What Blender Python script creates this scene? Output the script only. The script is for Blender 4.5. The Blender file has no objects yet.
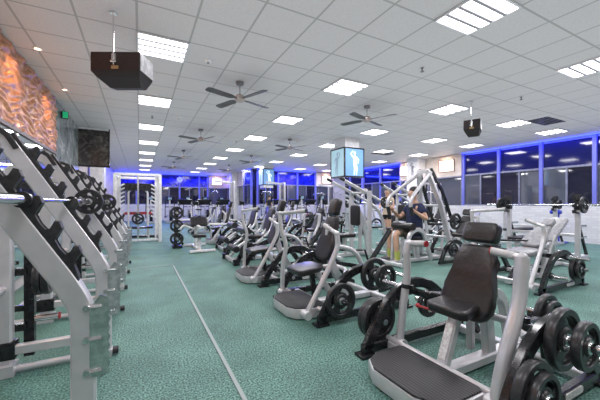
import bpy, bmesh, math, random
from mathutils import Vector, Matrix, Euler
random.seed(7)
C = bpy.context.scene.collection
PI = math.pi
V = Vector
CEIL = 3.25
XL, XR, XS = -1.49, 11.9, 6.0
YB, YS, YF = 23.3, 17.5, -3.5

# ------------------------------------------------------------------ materials
def mat(name, col, rough=0.5, metal=0.0, **kw):
    m = bpy.data.materials.new(name); m.use_nodes = True
    b = m.node_tree.nodes['Principled BSDF']
    b.inputs['Base Color'].default_value = (*col, 1)
    b.inputs['Roughness'].default_value = rough
    b.inputs['Metallic'].default_value = metal
    for k, v in kw.items():
        b.inputs[k.replace('_', ' ')].default_value = v
    return m
def nodes(m):
    nt = m.node_tree
    return nt, nt.nodes, nt.links, nt.nodes['Principled BSDF']
def noise_tint(m, c1, c2, scale, bump=0.0, detail=4, lo=.4, hi=.6, stretch=None):
    nt, N, L, b = nodes(m)
    tc = N.new('ShaderNodeTexCoord'); n = N.new('ShaderNodeTexNoise')
    n.inputs['Scale'].default_value = scale; n.inputs['Detail'].default_value = detail
    src = tc.outputs['Object']
    if stretch:
        mp = N.new('ShaderNodeMapping'); mp.inputs['Scale'].default_value = stretch
        L.new(src, mp.inputs[0]); src = mp.outputs[0]
    L.new(src, n.inputs['Vector'])
    r = N.new('ShaderNodeValToRGB')
    r.color_ramp.elements[0].position = lo; r.color_ramp.elements[0].color = (*c1, 1)
    r.color_ramp.elements[1].position = hi; r.color_ramp.elements[1].color = (*c2, 1)
    L.new(n.outputs['Fac'], r.inputs[0]); L.new(r.outputs[0], b.inputs['Base Color'])
    if bump:
        bp = N.new('ShaderNodeBump'); bp.inputs['Strength'].default_value = bump
        bp.inputs['Distance'].default_value = .01
        L.new(n.outputs['Fac'], bp.inputs['Height']); L.new(bp.outputs[0], b.inputs['Normal'])
    return m
def emis(name, col, s):
    m = mat(name, col, .5)
    b = m.node_tree.nodes['Principled BSDF']
    b.inputs['Emission Color'].default_value = (*col, 1)
    b.inputs['Emission Strength'].default_value = s
    return m

SILVER = noise_tint(mat('silver_paint', (.6, .6, .6), .3, .35), (.60, .59, .61), (.66, .65, .67), 8)
CHROME = mat('chrome', (.78, .78, .79), .14, 1.0)
STEEL = noise_tint(mat('galvanised_steel', (.6, .62, .62), .25, .9), (.50, .53, .53), (.72, .74, .74), 25)
BLACK = noise_tint(mat('black_gloss_paint', (.012, .012, .014), .22), (.010, .010, .012), (.02, .02, .023), 30)
RUBBER = noise_tint(mat('black_rubber', (.018, .018, .02), .5), (.014, .014, .016), (.028, .028, .031), 50)
PLATEM = noise_tint(mat('cast_iron_plate', (.02, .02, .022), .36), (.016, .016, .018), (.032, .032, .035), 40)
VINYL = noise_tint(mat('dark_vinyl', (.032, .028, .030), .3), (.014, .0125, .0135), (.023, .020, .022), 35, .15)
LVINYL = noise_tint(mat('grey_vinyl_and_glare', (.30, .30, .32), .3), (.26, .26, .28), (.36, .36, .38), 20)  # bench vinyl; on the reclined press its paleness stands in for glare
BVINYL = noise_tint(mat('blue_vinyl', (.02, .03, .13), .4), (.018, .026, .11), (.03, .045, .17), 30)
REDP = noise_tint(mat('red_plastic', (.35, .02, .03), .4), (.3, .015, .025), (.42, .03, .04), 20)
YEL = mat('yellow_paint', (.7, .45, .05), .4)
BLUEP = noise_tint(mat('blue_paint', (.02, .04, .45), .35), (.015, .03, .38), (.03, .06, .55), 20)
WHITEP = noise_tint(mat('white_paint', (.78, .77, .78), .35), (.72, .71, .72), (.84, .83, .84), 12)
GREYP = noise_tint(mat('grey_plastic', (.2, .2, .22), .45), (.17, .17, .19), (.24, .24, .26), 20)
BROWNB = noise_tint(mat('brown_wood_box', (.02, .013, .014), .5), (.014, .009, .010), (.028, .018, .019), 14, stretch=(1, 1, 12))
STICKER = noise_tint(mat('printed_sticker', (.7, .7, .7), .4), (.6, .56, .56), (.8, .8, .8), 60, lo=.4, hi=.6)
BEIGE = noise_tint(mat('beige_plaster', (.62, .56, .52), .8), (.56, .50, .46), (.68, .62, .58), 3, .1)
MIRROR = mat('mirror_glass', (.82, .87, .86), .02, 1.0)
DARKG = mat('dark_window_glass', (.012, .012, .03), .04, 0.0, IOR=1.6)
GREYG = mat('grey_window_glass', (.07, .08, .11), .04, 0.0, IOR=2.0)
BLUEG = mat('blue_transom_glass', (.003, .005, .085), .07, 0.0)
BLUEG2 = noise_tint(mat('royal_blue_transom', (.006, .01, .34), .12), (.004, .006, .20), (.010, .02, .55), 5)
FRAMEM = noise_tint(mat('window_frame_grey', (.22, .23, .34), .35, .4), (.19, .2, .3), (.26, .27, .38), 10)
FRAMEB = mat('blue_post_paint', (.16, .18, .62), .35)
SKIN = noise_tint(mat('skin', (.58, .34, .24), .5), (.54, .31, .21), (.62, .38, .27), 12)
HAIR = noise_tint(mat('black_hair', (.012, .010, .010), .5), (.008, .007, .007), (.025, .02, .018), 80)
BHAIR = noise_tint(mat('brown_hair', (.05, .03, .02), .5), (.04, .022, .015), (.07, .042, .03), 80)
NAVY = noise_tint(mat('navy_cloth', (.010, .018, .06), .85), (.008, .014, .05), (.016, .026, .08), 40)
CAMO = noise_tint(mat('camouflage_cloth', (.06, .05, .04), .9), (.02, .018, .016), (.15, .12, .09), 14)
DCLOTH = noise_tint(mat('black_cloth', (.014, .014, .017), .85), (.01, .01, .012), (.022, .022, .026), 40)
TANC = noise_tint(mat('tan_cloth', (.55, .43, .32), .85), (.5, .39, .29), (.6, .48, .36), 30)
SOCK = mat('yellow_green_sock', (.45, .5, .12), .8)
SHOE = mat('grey_shoe', (.12, .12, .13), .6)
EYEW = mat('eye_white', (.8, .8, .8), .3)
TEAL = noise_tint(mat('teal_plastic', (.05, .35, .42), .4), (.04, .3, .37), (.07, .42, .5), 10)

FLOORM = mat('rubber_floor', (.1, .25, .2), .62)
nt, N, L, b = nodes(FLOORM)
tc = N.new('ShaderNodeTexCoord')
n1 = N.new('ShaderNodeTexNoise'); n1.inputs['Scale'].default_value = 80; n1.inputs['Detail'].default_value = 5
n2 = N.new('ShaderNodeTexNoise'); n2.inputs['Scale'].default_value = 2.2; n2.inputs['Detail'].default_value = 5
L.new(tc.outputs['Object'], n1.inputs['Vector']); L.new(tc.outputs['Object'], n2.inputs['Vector'])
r1 = N.new('ShaderNodeValToRGB')
for i, (p, c) in enumerate([(.36, (.012, .055, .045)), (.5, (.094, .208, .170)), (.66, (.21, .42, .36))]):
    e = r1.color_ramp.elements[i] if i < 2 else r1.color_ramp.elements.new(p)
    e.position = p; e.color = (*c, 1)
r1.color_ramp.elements[1].position = .5
L.new(n1.outputs['Fac'], r1.inputs[0])
r2 = N.new('ShaderNodeValToRGB')
r2.color_ramp.elements[0].position = .3; r2.color_ramp.elements[0].color = (.62, .66, .66, 1)
r2.color_ramp.elements[1].position = .7; r2.color_ramp.elements[1].color = (1.12, 1.1, 1.1, 1)
L.new(n2.outputs['Fac'], r2.inputs[0])
mx = N.new('ShaderNodeMix'); mx.data_type = 'RGBA'; mx.blend_type = 'MULTIPLY'; mx.inputs[0].default_value = 1
L.new(r1.outputs[0], mx.inputs[6]); L.new(r2.outputs[0], mx.inputs[7]); L.new(mx.outputs[2], b.inputs['Base Color'])
bp = N.new('ShaderNodeBump'); bp.inputs['Strength'].default_value = .12; bp.inputs['Distance'].default_value = .003
L.new(n1.outputs['Fac'], bp.inputs['Height']); L.new(bp.outputs[0], b.inputs['Normal'])

def grid_mask(N, L, src, axis, phase, period, width):
    s = N.new('ShaderNodeSeparateXYZ'); L.new(src, s.inputs[0])
    a = N.new('ShaderNodeMath'); a.operation = 'SUBTRACT'; a.inputs[1].default_value = phase - width / 2
    L.new(s.outputs[axis], a.inputs[0])
    m = N.new('ShaderNodeMath'); m.operation = 'FLOORED_MODULO'; m.inputs[1].default_value = period
    L.new(a.outputs[0], m.inputs[0])
    l = N.new('ShaderNodeMath'); l.operation = 'LESS_THAN'; l.inputs[1].default_value = width
    L.new(m.outputs[0], l.inputs[0])
    return l.outputs[0]
CEILM = mat('ceiling_tile', (.7, .68, .69), .55)
nt, N, L, b = nodes(CEILM)
tc = N.new('ShaderNodeTexCoord')
gx = grid_mask(N, L, tc.outputs['Object'], 0, -.03, .59, .024)
gy = grid_mask(N, L, tc.outputs['Object'], 1, 1.74, .59, .024)
mxg = N.new('ShaderNodeMath'); mxg.operation = 'MAXIMUM'; L.new(gx, mxg.inputs[0]); L.new(gy, mxg.inputs[1])
n = N.new('ShaderNodeTexNoise'); n.inputs['Scale'].default_value = 90; n.inputs['Detail'].default_value = 3
L.new(tc.outputs['Object'], n.inputs['Vector'])
r = N.new('ShaderNodeValToRGB')
r.color_ramp.elements[0].position = .3; r.color_ramp.elements[0].color = (.60, .57, .585, 1)
r.color_ramp.elements[1].position = .6; r.color_ramp.elements[1].color = (.68, .655, .67, 1)
L.new(n.outputs['Fac'], r.inputs[0])
mx = N.new('ShaderNodeMix'); mx.data_type = 'RGBA'; L.new(mxg.outputs[0], mx.inputs[0])
L.new(r.outputs[0], mx.inputs[6]); mx.inputs[7].default_value = (.40, .395, .40, 1)
L.new(mx.outputs[2], b.inputs['Base Color'])

WBRICK = mat('white_brick', (.7, .7, .72), .7)
nt, N, L, b = nodes(WBRICK)
tc = N.new('ShaderNodeTexCoord'); sp = N.new('ShaderNodeSeparateXYZ'); cb = N.new('ShaderNodeCombineXYZ')
ad = N.new('ShaderNodeMath'); L.new(tc.outputs['Object'], sp.inputs[0])
L.new(sp.outputs[0], ad.inputs[0]); L.new(sp.outputs[1], ad.inputs[1])
L.new(ad.outputs[0], cb.inputs[0]); L.new(sp.outputs[2], cb.inputs[1])
bk = N.new('ShaderNodeTexBrick'); bk.inputs['Scale'].default_value = 1
bk.inputs['Brick Width'].default_value = .24; bk.inputs['Row Height'].default_value = .075; bk.inputs['Mortar Size'].default_value = .007
bk.inputs['Color1'].default_value = (.62, .62, .66, 1); bk.inputs['Color2'].default_value = (.72, .72, .75, 1)
bk.inputs['Mortar'].default_value = (.6, .6, .64, 1)
L.new(cb.outputs[0], bk.inputs['Vector']); L.new(bk.outputs['Color'], b.inputs['Base Color'])

MARBLE = mat('grey_marble', (.3, .32, .33), .18)
nt, N, L, b = nodes(MARBLE)
tc = N.new('ShaderNodeTexCoord'); n = N.new('ShaderNodeTexNoise')
n.inputs['Scale'].default_value = 2.2; n.inputs['Detail'].default_value = 9; n.inputs['Distortion'].default_value = .6
L.new(tc.outputs['Object'], n.inputs['Vector']); r = N.new('ShaderNodeValToRGB')
r.color_ramp.elements[0].position = .3; r.color_ramp.elements[0].color = (.12, .145, .15, 1)
r.color_ramp.elements[1].position = .56; r.color_ramp.elements[1].color = (.26, .30, .31, 1)
e = r.color_ramp.elements.new(.6); e.color = (.5, .52, .52, 1)
e = r.color_ramp.elements.new(.63); e.color = (.24, .27, .28, 1)
L.new(n.outputs['Fac'], r.inputs[0]); L.new(r.outputs[0], b.inputs['Base Color'])
DMARBLE = mat('dark_glass_board', (.03, .03, .03), .12)
nt, N, L, b = nodes(DMARBLE)
tc = N.new('ShaderNodeTexCoord'); n = N.new('ShaderNodeTexNoise')
n.inputs['Scale'].default_value = 5; n.inputs['Detail'].default_value = 8; n.inputs['Distortion'].default_value = 2
L.new(tc.outputs['Object'], n.inputs['Vector']); r = N.new('ShaderNodeValToRGB')
r.color_ramp.elements[0].position = .45; r.color_ramp.elements[0].color = (.030, .028, .026, 1)
r.color_ramp.elements[1].position = .7; r.color_ramp.elements[1].color = (.13, .12, .11, 1)
L.new(n.outputs['Fac'], r.inputs[0]); L.new(r.outputs[0], b.inputs['Base Color'])
COPPER = noise_tint(mat('copper_relief', (.6, .33, .2), .33, .45), (.42, .18, .075), (.62, .31, .15), 9)
TREAD = mat('ribbed_rubber', (.02, .02, .022), .5)
nt, N, L, b = nodes(TREAD)
tc = N.new('ShaderNodeTexCoord'); w = N.new('ShaderNodeTexWave'); w.bands_direction = 'X'
w.inputs['Scale'].default_value = 14; L.new(tc.outputs['Object'], w.inputs['Vector'])
r = N.new('ShaderNodeValToRGB'); r.color_ramp.elements[0].color = (.012, .012, .013, 1); r.color_ramp.elements[1].color = (.05, .05, .053, 1)
L.new(w.outputs['Fac'], r.inputs[0]); L.new(r.outputs[0], b.inputs['Base Color'])
bp = N.new('ShaderNodeBump'); bp.inputs['Strength'].default_value = .6; bp.inputs['Distance'].default_value = .004
L.new(w.outputs['Fac'], bp.inputs['Height']); L.new(bp.outputs[0], b.inputs['Normal'])

LAMP = emis('lamp_tube_white', (1.0, .97, 1.0), 5.0)
REFLM = mat('lamp_tray', (.75, .75, .78), .3, .5)
BLUELED = emis('blue_led_strip', (.03, .05, 1.0), 7.0)
WARM = emis('warm_downlight', (1.0, .62, .40), 8.0)
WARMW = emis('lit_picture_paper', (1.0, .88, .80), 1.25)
SCREENB = emis('lit_poster_blue', (.12, .25, .45), .75)
SCREENT = emis('lit_poster_pale', (.28, .42, .48), .8)
SCREENW = emis('lit_poster_white', (.62, .76, .85), .85)
SCREENG = emis('lit_poster_grey', (.2, .3, .38), .45)
GREENE = emis('exit_sign_green', (.01, .30, .13), .7)

# ------------------------------------------------------------------ mesh helpers
def fillet(pts, r, n=5):
    pts = [V(p) for p in pts]; out = [pts[0]]
    for i in range(1, len(pts) - 1):
        a, b_, c = pts[i - 1], pts[i], pts[i + 1]
        u = (a - b_); w = (c - b_); lu, lw = u.length, w.length
        rr = min(r, lu * .48, lw * .48)
        p0 = b_ + u / lu * rr; p1 = b_ + w / lw * rr
        for k in range(n + 1):
            t = k / n
            out.append(p0 * (1 - t) ** 2 + b_ * 2 * t * (1 - t) + p1 * t * t)
    out.append(pts[-1]); return out

class MB:
    def __init__(s): s.bm = bmesh.new()
    def box(s, c, d, rot=None, bev=0.0, seg=2, shear=None):
        r = bmesh.ops.create_cube(s.bm, size=1.0); vs = r['verts']
        M = Matrix.Translation(V(c)) @ (Euler(rot).to_matrix().to_4x4() if rot else Matrix()) @ Matrix.Diagonal((*d, 1))
        bmesh.ops.transform(s.bm, matrix=M, verts=vs)
        if bev:
            es = list({e for v in vs for e in v.link_edges})
            bmesh.ops.bevel(s.bm, geom=es, offset=bev, segments=seg, affect='EDGES', profile=.6)
        return s
    def tube(s, pts, r=.02, n=10, rad=0, sq=None, cap=True, up=None):
        pts = fillet(pts, rad) if rad else [V(p) for p in pts]
        m = len(pts); rings = []
        T = []
        for i in range(m):
            a = pts[max(0, i - 1)]; b_ = pts[min(m - 1, i + 1)]
            T.append((b_ - a).normalized())
        ref = V(up) if up else (V((0, 1, 0)) if abs(T[0].y) < .9 else V((1, 0, 0)))
        nrm = (ref - T[0] * ref.dot(T[0])).normalized()
        for i in range(m):
            t = T[i]
            nrm = (nrm - t * nrm.dot(t)).normalized()
            bn = t.cross(nrm)
            k = 1.0
            if 0 < i < m - 1:
                d1 = (pts[i] - pts[i - 1]).normalized(); k = 1 / max(.5, d1.dot(t))
            ring = []
            if sq:
                w, h = sq[0] / 2, sq[1] / 2; c = min(w, h) * .28
                prof = [(w, h - c), (w - c, h), (-w + c, h), (-w, h - c), (-w, -h + c), (-w + c, -h), (w - c, -h), (w, -h + c)]
            else:
                rr = r[i] if isinstance(r, (list, tuple)) else r
                prof = [(rr * math.cos(2 * PI * j / n), rr * math.sin(2 * PI * j / n)) for j in range(n)]
            for (u, w_) in prof:
                ring.append(s.bm.verts.new(pts[i] + nrm * u + bn * w_ * (k if sq else 1)))
            rings.append(ring)
        q = len(rings[0])
        for i in range(m - 1):
            for j in range(q):
                s.bm.faces.new((rings[i][j], rings[i][(j + 1) % q], rings[i + 1][(j + 1) % q], rings[i + 1][j]))
        if cap:
            s.bm.faces.new(list(reversed(rings[0]))); s.bm.faces.new(rings[-1])
        return s
    def cyl(s, a, b, r, n=16): return s.tube([a, b], r, n)
    def lathe(s, prof, origin, axis, n=24):
        a = V(axis).normalized(); ref = V((0, 0, 1)) if abs(a.z) < .9 else V((1, 0, 0))
        u = (ref - a * ref.dot(a)).normalized(); w = a.cross(u); o = V(origin); rings = []
        for (r, h) in prof:
            if r < 1e-6: rings.append([s.bm.verts.new(o + a * h)])
            else: rings.append([s.bm.verts.new(o + a * h + (u * math.cos(2 * PI * j / n) + w * math.sin(2 * PI * j / n)) * r) for j in range(n)])
        for i in range(len(rings) - 1):
            A, B = rings[i], rings[i + 1]
            for j in range(n):
                k = (j + 1) % n
                if len(A) == 1 and len(B) == 1: continue
                if len(A) == 1: s.bm.faces.new((A[0], B[j], B[k]))
                elif len(B) == 1: s.bm.faces.new((A[j], A[k], B[0]))
                else: s.bm.faces.new((A[j], A[k], B[k], B[j]))
        return s
    def prism(s, outline, origin, ux, uy, depth, bev=0.0, seg=2):
        """outline in (u,v); extruded along ux x uy by depth, centred"""
        ux = V(ux).normalized(); uy = V(uy).normalized(); nz = ux.cross(uy); o = V(origin)
        lo = [s.bm.verts.new(o + ux * p[0] + uy * p[1] - nz * depth / 2) for p in outline]
        hi = [s.bm.verts.new(o + ux * p[0] + uy * p[1] + nz * depth / 2) for p in outline]
        fs = [s.bm.faces.new(list(reversed(lo))), s.bm.faces.new(hi)]
        n = len(lo)
        for i in range(n): fs.append(s.bm.faces.new((lo[i], lo[(i + 1) % n], hi[(i + 1) % n], hi[i])))
        if bev:
            es = list(fs[0].edges) + list(fs[1].edges)
            bmesh.ops.bevel(s.bm, geom=es, offset=bev, segments=seg, affect='EDGES', profile=.6)
        return s
    def sphere(s, c, r, sc=(1, 1, 1), u=16, v=10, rot=None):
        rr = bmesh.ops.create_uvsphere(s.bm, u_segments=u, v_segments=v, radius=r)
        M = Matrix.Translation(V(c)) @ (Euler(rot).to_matrix().to_4x4() if rot else Matrix()) @ Matrix.Diagonal((*sc, 1))
        bmesh.ops.transform(s.bm, matrix=M, verts=rr['verts']); return s
    def build(s, name, m, parent=None, smooth=True, **props):
        bmesh.ops.recalc_face_normals(s.bm, faces=s.bm.faces)
        me = bpy.data.meshes.new(name); s.bm.to_mesh(me); s.bm.free()
        me.materials.append(m)
        if smooth:
            for p in me.polygons: p.use_smooth = True
            try: me.set_sharp_from_angle(angle=math.radians(38))
            except Exception: pass
        o = bpy.data.objects.new(name, me); C.objects.link(o); o.parent = parent
        for k, v in props.items(): o[k] = v
        return o
def tag(o, label, cat, group=None):
    o['label'] = label; o['category'] = cat
    if group: o['group'] = group
    return o
def empty(name, loc=(0, 0, 0), rz=0):
    o = bpy.data.objects.new(name, None); C.objects.link(o)
    o.location = loc; o.rotation_euler = (0, 0, rz); o.empty_display_size = .1
    return o
def struct(o): o['kind'] = 'structure'; return o
KIDS = {}
def copy_tree(o, parent=None):
    c = o.copy(); C.objects.link(c); c.parent = parent
    for ch in o.children: copy_tree(ch, c)
    return c
def place(proto, x, y, rz, label, group=None, z=None):
    """first call uses the prototype itself, later calls copy it"""
    if proto.get('used'): o = copy_tree(proto)
    else: o = proto
    proto['used'] = 1
    o.location = (x, y, o.location.z if z is None else z); o.rotation_euler = (0, 0, rz)
    o['label'] = label
    if group: o['group'] = group
    elif 'group' in o: del o['group']
    return o
def rrect(w, h, r, n=4):
    out = []
    for (cx, cy, a0) in ((w / 2 - r, h / 2 - r, 0), (-w / 2 + r, h / 2 - r, 90), (-w / 2 + r, -h / 2 + r, 180), (w / 2 - r, -h / 2 + r, 270)):
        for k in range(n + 1):
            a = math.radians(a0 + 90 * k / n); out.append((cx + r * math.cos(a), cy + r * math.sin(a)))
    return out

# ------------------------------------------------------------------ camera, world
cam = bpy.data.cameras.new('camera'); co = bpy.data.objects.new('camera', cam); C.objects.link(co)
co.location = (0, 0, 1.2); co.rotation_euler = (PI / 2, 0, -math.radians(27.7))
cam.sensor_width = 36; cam.lens = 18.3; cam.shift_y = .005; cam.clip_start = .02; cam.clip_end = 100
bpy.context.scene.camera = co
w = bpy.data.worlds.new('night'); bpy.context.scene.world = w; w.use_nodes = True
w.node_tree.nodes['Background'].inputs[0].default_value = (.01, .012, .03, 1)
w.node_tree.nodes['Background'].inputs[1].default_value = .3
vs = bpy.context.scene.view_settings
vs.view_transform = 'Standard'; vs.look = 'None'; vs.gamma = 1; vs.use_curve_mapping = False; vs.exposure = 0.15

# ------------------------------------------------------------------ room shell
def wallbox(name, c, d, m, **k):
    return struct(MB().box(c, d).build(name, m, smooth=False))
wallbox('floor', ((XL + XR) / 2, (YF + YB) / 2, -.05), (XR - XL + .6, YB - YF + .6, .1), FLOORM)
wallbox('ceiling', ((XL + XR) / 2, (YF + YB) / 2, CEIL + .05), (XR - XL + .6, YB - YF + .6, .1), CEILM)
LM = noise_tint(mat('pale_left_wall', (.55, .5, .5), .5), (.5, .45, .45), (.62, .56, .56), 2)
wallbox('wall_left', (XL - .12, (YF + YB) / 2, CEIL / 2), (.2, YB - YF, CEIL), LM)
wallbox('wall_front', ((XL + XR) / 2, YF - .1, CEIL / 2), (XR - XL + .4, .2, CEIL), BEIGE)
# left wall: copper relief, mirror, marble pier
def relief():
    me = bmesh.new(); NY, NZ = 800, 84; y0, y1, z0, z1 = YF + .02, 7.58, 2.2, CEIL - .01
    g = []
    for i in range(NY + 1):
        row = []
        for j in range(NZ + 1):
            y = y0 + (y1 - y0) * i / NY; z = z0 + (z1 - z0) * j / NZ
            ph = z * 68 + 3.0 * math.sin(y * 7 + z * 4) + 1.3 * math.sin(y * 13 - z * 9)
            h = abs(math.sin(ph / 2)) ** .7
            h2 = .5 + .5 * math.sin(y * 14 + 2.4 * math.sin(z * 13))
            row.append(me.verts.new((XL + .012 + .040 * h * (.3 + .7 * h2), y, z)))
        g.append(row)
    for i in range(NY):
        for j in range(NZ): me.faces.new((g[i][j], g[i + 1][j], g[i + 1][j + 1], g[i][j + 1]))
    m = bpy.data.meshes.new('copper_relief_panel'); me.to_mesh(m); me.free(); m.materials.append(COPPER)
    for p in m.polygons: p.use_smooth = True
    o = bpy.data.objects.new('trim_1', m); C.objects.link(o); return struct(o)
relief()
struct(MB().box((XL - .005, (YF + 7.58) / 2, 2.18), (.09, 7.58 - YF - .04, .05)).build('trim_2', mat('dark_bronze', (.09, .06, .05), .4, .5), smooth=False))
mir = MB()
yy = 7.58
while yy > YF + .2:
    y2 = max(YF + .03, yy - 1.25); mir.box((XL + .0, (yy + y2) / 2, 1.16), (.03, yy - y2 - .012, 1.98)); yy = y2
struct(mir.build('wall_left_mirror', MIRROR, smooth=False))
struct(MB().box((XL + .0, 8.85, CEIL / 2), (.05, 2.5, CEIL - .01)).build('wall_left_marble', MARBLE, smooth=False))

def band(axis, pos, a0, a1, sign, segs, name, lowm=WBRICK):
    """window band on a wall plane.  axis 'x': plane at x=pos spanning y a0..a1; sign = inward direction"""
    def bx(mb, u0, u1, z0, z1, t, off):
        c = (u0 + u1) / 2; d = u1 - u0
        p = pos + sign * (off + t / 2)
        if axis == 'x': mb.box((p, c, (z0 + z1) / 2), (t, d, z1 - z0))
        else: mb.box((c, p, (z0 + z1) / 2), (d, t, z1 - z0))
    return bx
SILL, TR = 1.10, 2.33
wn = [0]
def window_wall(axis, pos, a0, a1, sign, posts, tints, blue=True):
    bx = band(axis, pos, a0, a1, sign, None, '')
    m = MB(); bx(m, a0, a1, 0, SILL, .14, 0); struct(m.build('wall_low', WBRICK, smooth=False))
    for i in range(len(posts) - 1):
        u0, u1 = posts[i], posts[i + 1]
        wn[0] += 1
        fr = MB()
        bx(fr, u0, u1, SILL, SILL + .05, .10, 0); bx(fr, u0, u1, TR - .03, TR + .03, .10, 0); bx(fr, u0, u1, CEIL - .10, CEIL, .08, 0)
        mid = (u0 + u1) / 2; bx(fr, mid - .025, mid + .025, SILL + .05, TR - .03, .08, 0)
        f = struct(fr.build('window_%d' % wn[0], FRAMEM, smooth=False))
        g = MB(); bx(g, u0, u1, TR + .03, CEIL - .10, .02, .02); g.build('upper_pane', BLUEG2 if axis == 'y' or pos < XR else BLUEG, f, smooth=False)
        t0, t1 = tints[i % len(tints)]
        g = MB(); bx(g, u0, mid - .025, SILL + .05, TR - .03, .02, .02); g.build('lower_pane', t0, f, smooth=False)
        g = MB(); bx(g, mid + .025, u1, SILL + .05, TR - .03, .02, .05); g.build('lower_pane', t1, f, smooth=False)
        # thin inner stiles
        g = MB(); bx(g, u0 + .035, u0 + .06, SILL + .05, TR - .03, .09, 0); bx(g, u1 - .06, u1 - .035, SILL + .05, TR - .03, .09, 0)
        g.build('inner_frame', FRAMEM, f, smooth=False)
    pm = MB()
    for u in posts: bx(pm, u - .05, u + .05, SILL, CEIL, .13, 0)
    struct(pm.build('trim_%d' % (wn[0] + 10), FRAMEB, smooth=False))
    led = MB(); bx(led, a0 + .05, a1 - .05, CEIL - .035, CEIL - .012, .03, .13)
    struct(led.build('trim_%d' % (wn[0] + 40), BLUELED, smooth=False))
D, G_ = DARKG, GREYG
window_wall('x', XR, YF, 8.05, -1, [YF, -2.85, -1.5, -.15, 1.2, 2.55, 3.9, 5.25, 6.6, 8.0], [(D, G_), (D, G_), (G_, D), (D, G_), (D, G_), (D, G_), (D, G_), (G_, D), (D, G_)])
window_wall('x', XR, 11.4, 14.4, -1, [11.42, 12.9, 14.35], [(D, G_), (G_, D)])
window_wall('x', XR, 14.45, YS, -1, [14.45, 15.9, YS - .05], [(D, G_), (G_, D)])
window_wall('y', YS, XS + .2, 10.3, -1, [XS + .25, 7.6, 8.95, 10.28], [(G_, D), (D, G_)])
window_wall('y', YB, XL, 4.5, -1, [XL + .05, -.2, 1.15, 2.5, 3.85, 4.45], [(G_, D), (D, D)])
window_wall('x', XS, YS + .05, 19.0, -1, [YS + .1, 18.95], [(G_, D)])
# solid wall behind the windows
wallbox('wall_right', (XR + .12, (YF + YS) / 2, CEIL / 2), (.2, YS - YF + .3, CEIL), DARKG)
wallbox('wall_back', ((XL + XS) / 2, YB + .12, CEIL / 2), (XS - XL + .4, .2, CEIL), DARKG)
wallbox('wall_step', ((XS + XR) / 2, YS + .12, CEIL / 2), (XR - XS, .2, CEIL), DARKG)
wallbox('wall_inner', (XS + .12, (YS + YB) / 2 + .1, CEIL / 2), (.2, YB - YS, CEIL), DARKG)
# plastered sections with low windows
def plaster(axis, pos, a0, a1, sign):
    bx = band(axis, pos, a0, a1, sign, None, '')
    m = MB(); bx(m, a0, a1, TR, CEIL, .16, 0); struct(m.build('wall_plaster', BEIGE, smooth=False))
    m = MB(); bx(m, a0, a1, 0, SILL, .16, 0); struct(m.build('wall_low', WBRICK, smooth=False))
    n = max(1, round((a1 - a0) / 1.6)); wn[0] += 1
    fr = MB()
    for k in range(n + 1):
        u = a0 + (a1 - a0) * k / n; bx(fr, max(a0, u - .05), min(a1, u + .05), SILL, TR, .12, 0)
    bx(fr, a0, a1, TR - .05, TR, .17, 0)
    f = struct(fr.build('window_%d' % wn[0], FRAMEM, smooth=False))
    for k in range(n):
        g = MB(); bx(g, a0 + (a1 - a0) * k / n + .05, a0 + (a1 - a0) * (k + 1) / n - .05, SILL, TR - .05, .02, .03)
        g.build('lower_pane', GREYG, f, smooth=False)
plaster('x', XR, 8.05, 11.37, -1); plaster('y', YS, 10.33, XR, -1); plaster('x', XS, 19.05, YB - .2, -1); plaster('y', YB, 4.53, 5.98, -1)
# floor strips
STRIPM = mat('dull_floor_strip', (.30, .35, .34), .5)
struct(MB().box((.565, 3.0, .004), (.026, 6.6, .008)).build('trim_61', STRIPM, smooth=False))
struct(MB().box((-.02, 6.32, .004), (1.16, .025, .008)).build('trim_62', STRIPM, smooth=False))

# ------------------------------------------------------------------ ceiling fittings
def area(loc, size, e, col=(1, .97, 1), rot=(0, 0, 0), sy=None):
    l = bpy.data.lights.new('lamp', 'AREA'); l.energy = e; l.color = col; l.size = size
    if sy: l.shape = 'RECTANGLE'; l.size_y = sy
    o = bpy.data.objects.new('lamp', l); C.objects.link(o); o.location = loc; o.rotation_euler = rot
    return o
lx = [.265, 3.215, 5.97, 8.5, 10.45]; ly = [-.33, 2.03, 4.4, 6.78, 9.13, 11.5, 13.9, 16.2, 18.6, 21.0]
def make_light():
    t = empty('ceiling_light'); t['category'] = 'ceiling light'
    f = MB()
    for (c, d) in (((0, .29, 0), (.6, .02, .02)), ((0, -.29, 0), (.6, .02, .02)), ((.29, 0, 0), (.02, .58, .02)), ((-.29, 0, 0), (.02, .58, .02))): f.box(c, d)
    f.box((0, 0, .008), (.58, .58, .004))
    f.build('frame', REFLM, t, smooth=False)
    for k in range(4): MB().box((0, -.2175 + .145 * k, -.001), (.56, .092, .012)).build('light_tube', LAMP, t, smooth=False)
    l = MB()
    for k in range(3): l.box((0, -.145 + .145 * k, -.004), (.56, .034, .020))
    l.build('louvre', mat('louvre_grey', (.35, .35, .38), .4, .4), t, smooth=False)
    return t
PL = make_light()
rows = ['nearest', 'second', 'third', 'fourth', 'fifth', 'sixth', 'seventh', 'eighth', 'ninth', 'tenth']
cols = ['over the floor strip by the squat racks', 'over the nearest row of presses', 'over the middle machines', 'over the bench racks', 'next to the blue windows']
first = {0: 1, 1: 1, 2: 1, 3: 2, 4: 2}
for ci, x in enumerate(lx):
    k = 0
    for y in ly:
        if x > XS and y > YS: continue
        if y < 0:
            continue
        dd = .465 * x + .885 * y; px = 300 + 305 * (.885 * x - .465 * y) / dd
        if px > 625: continue
        place(PL, x, y, 0, 'louvred ceiling light, %s of the line %s' % (rows[k], cols[ci]), 'ceiling lights', CEIL - .012); k += 1
for x in lx:
    for y in ly:
        if x > XS and y > YS: continue
        area((x, y, CEIL - .05), .56, 26)

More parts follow.
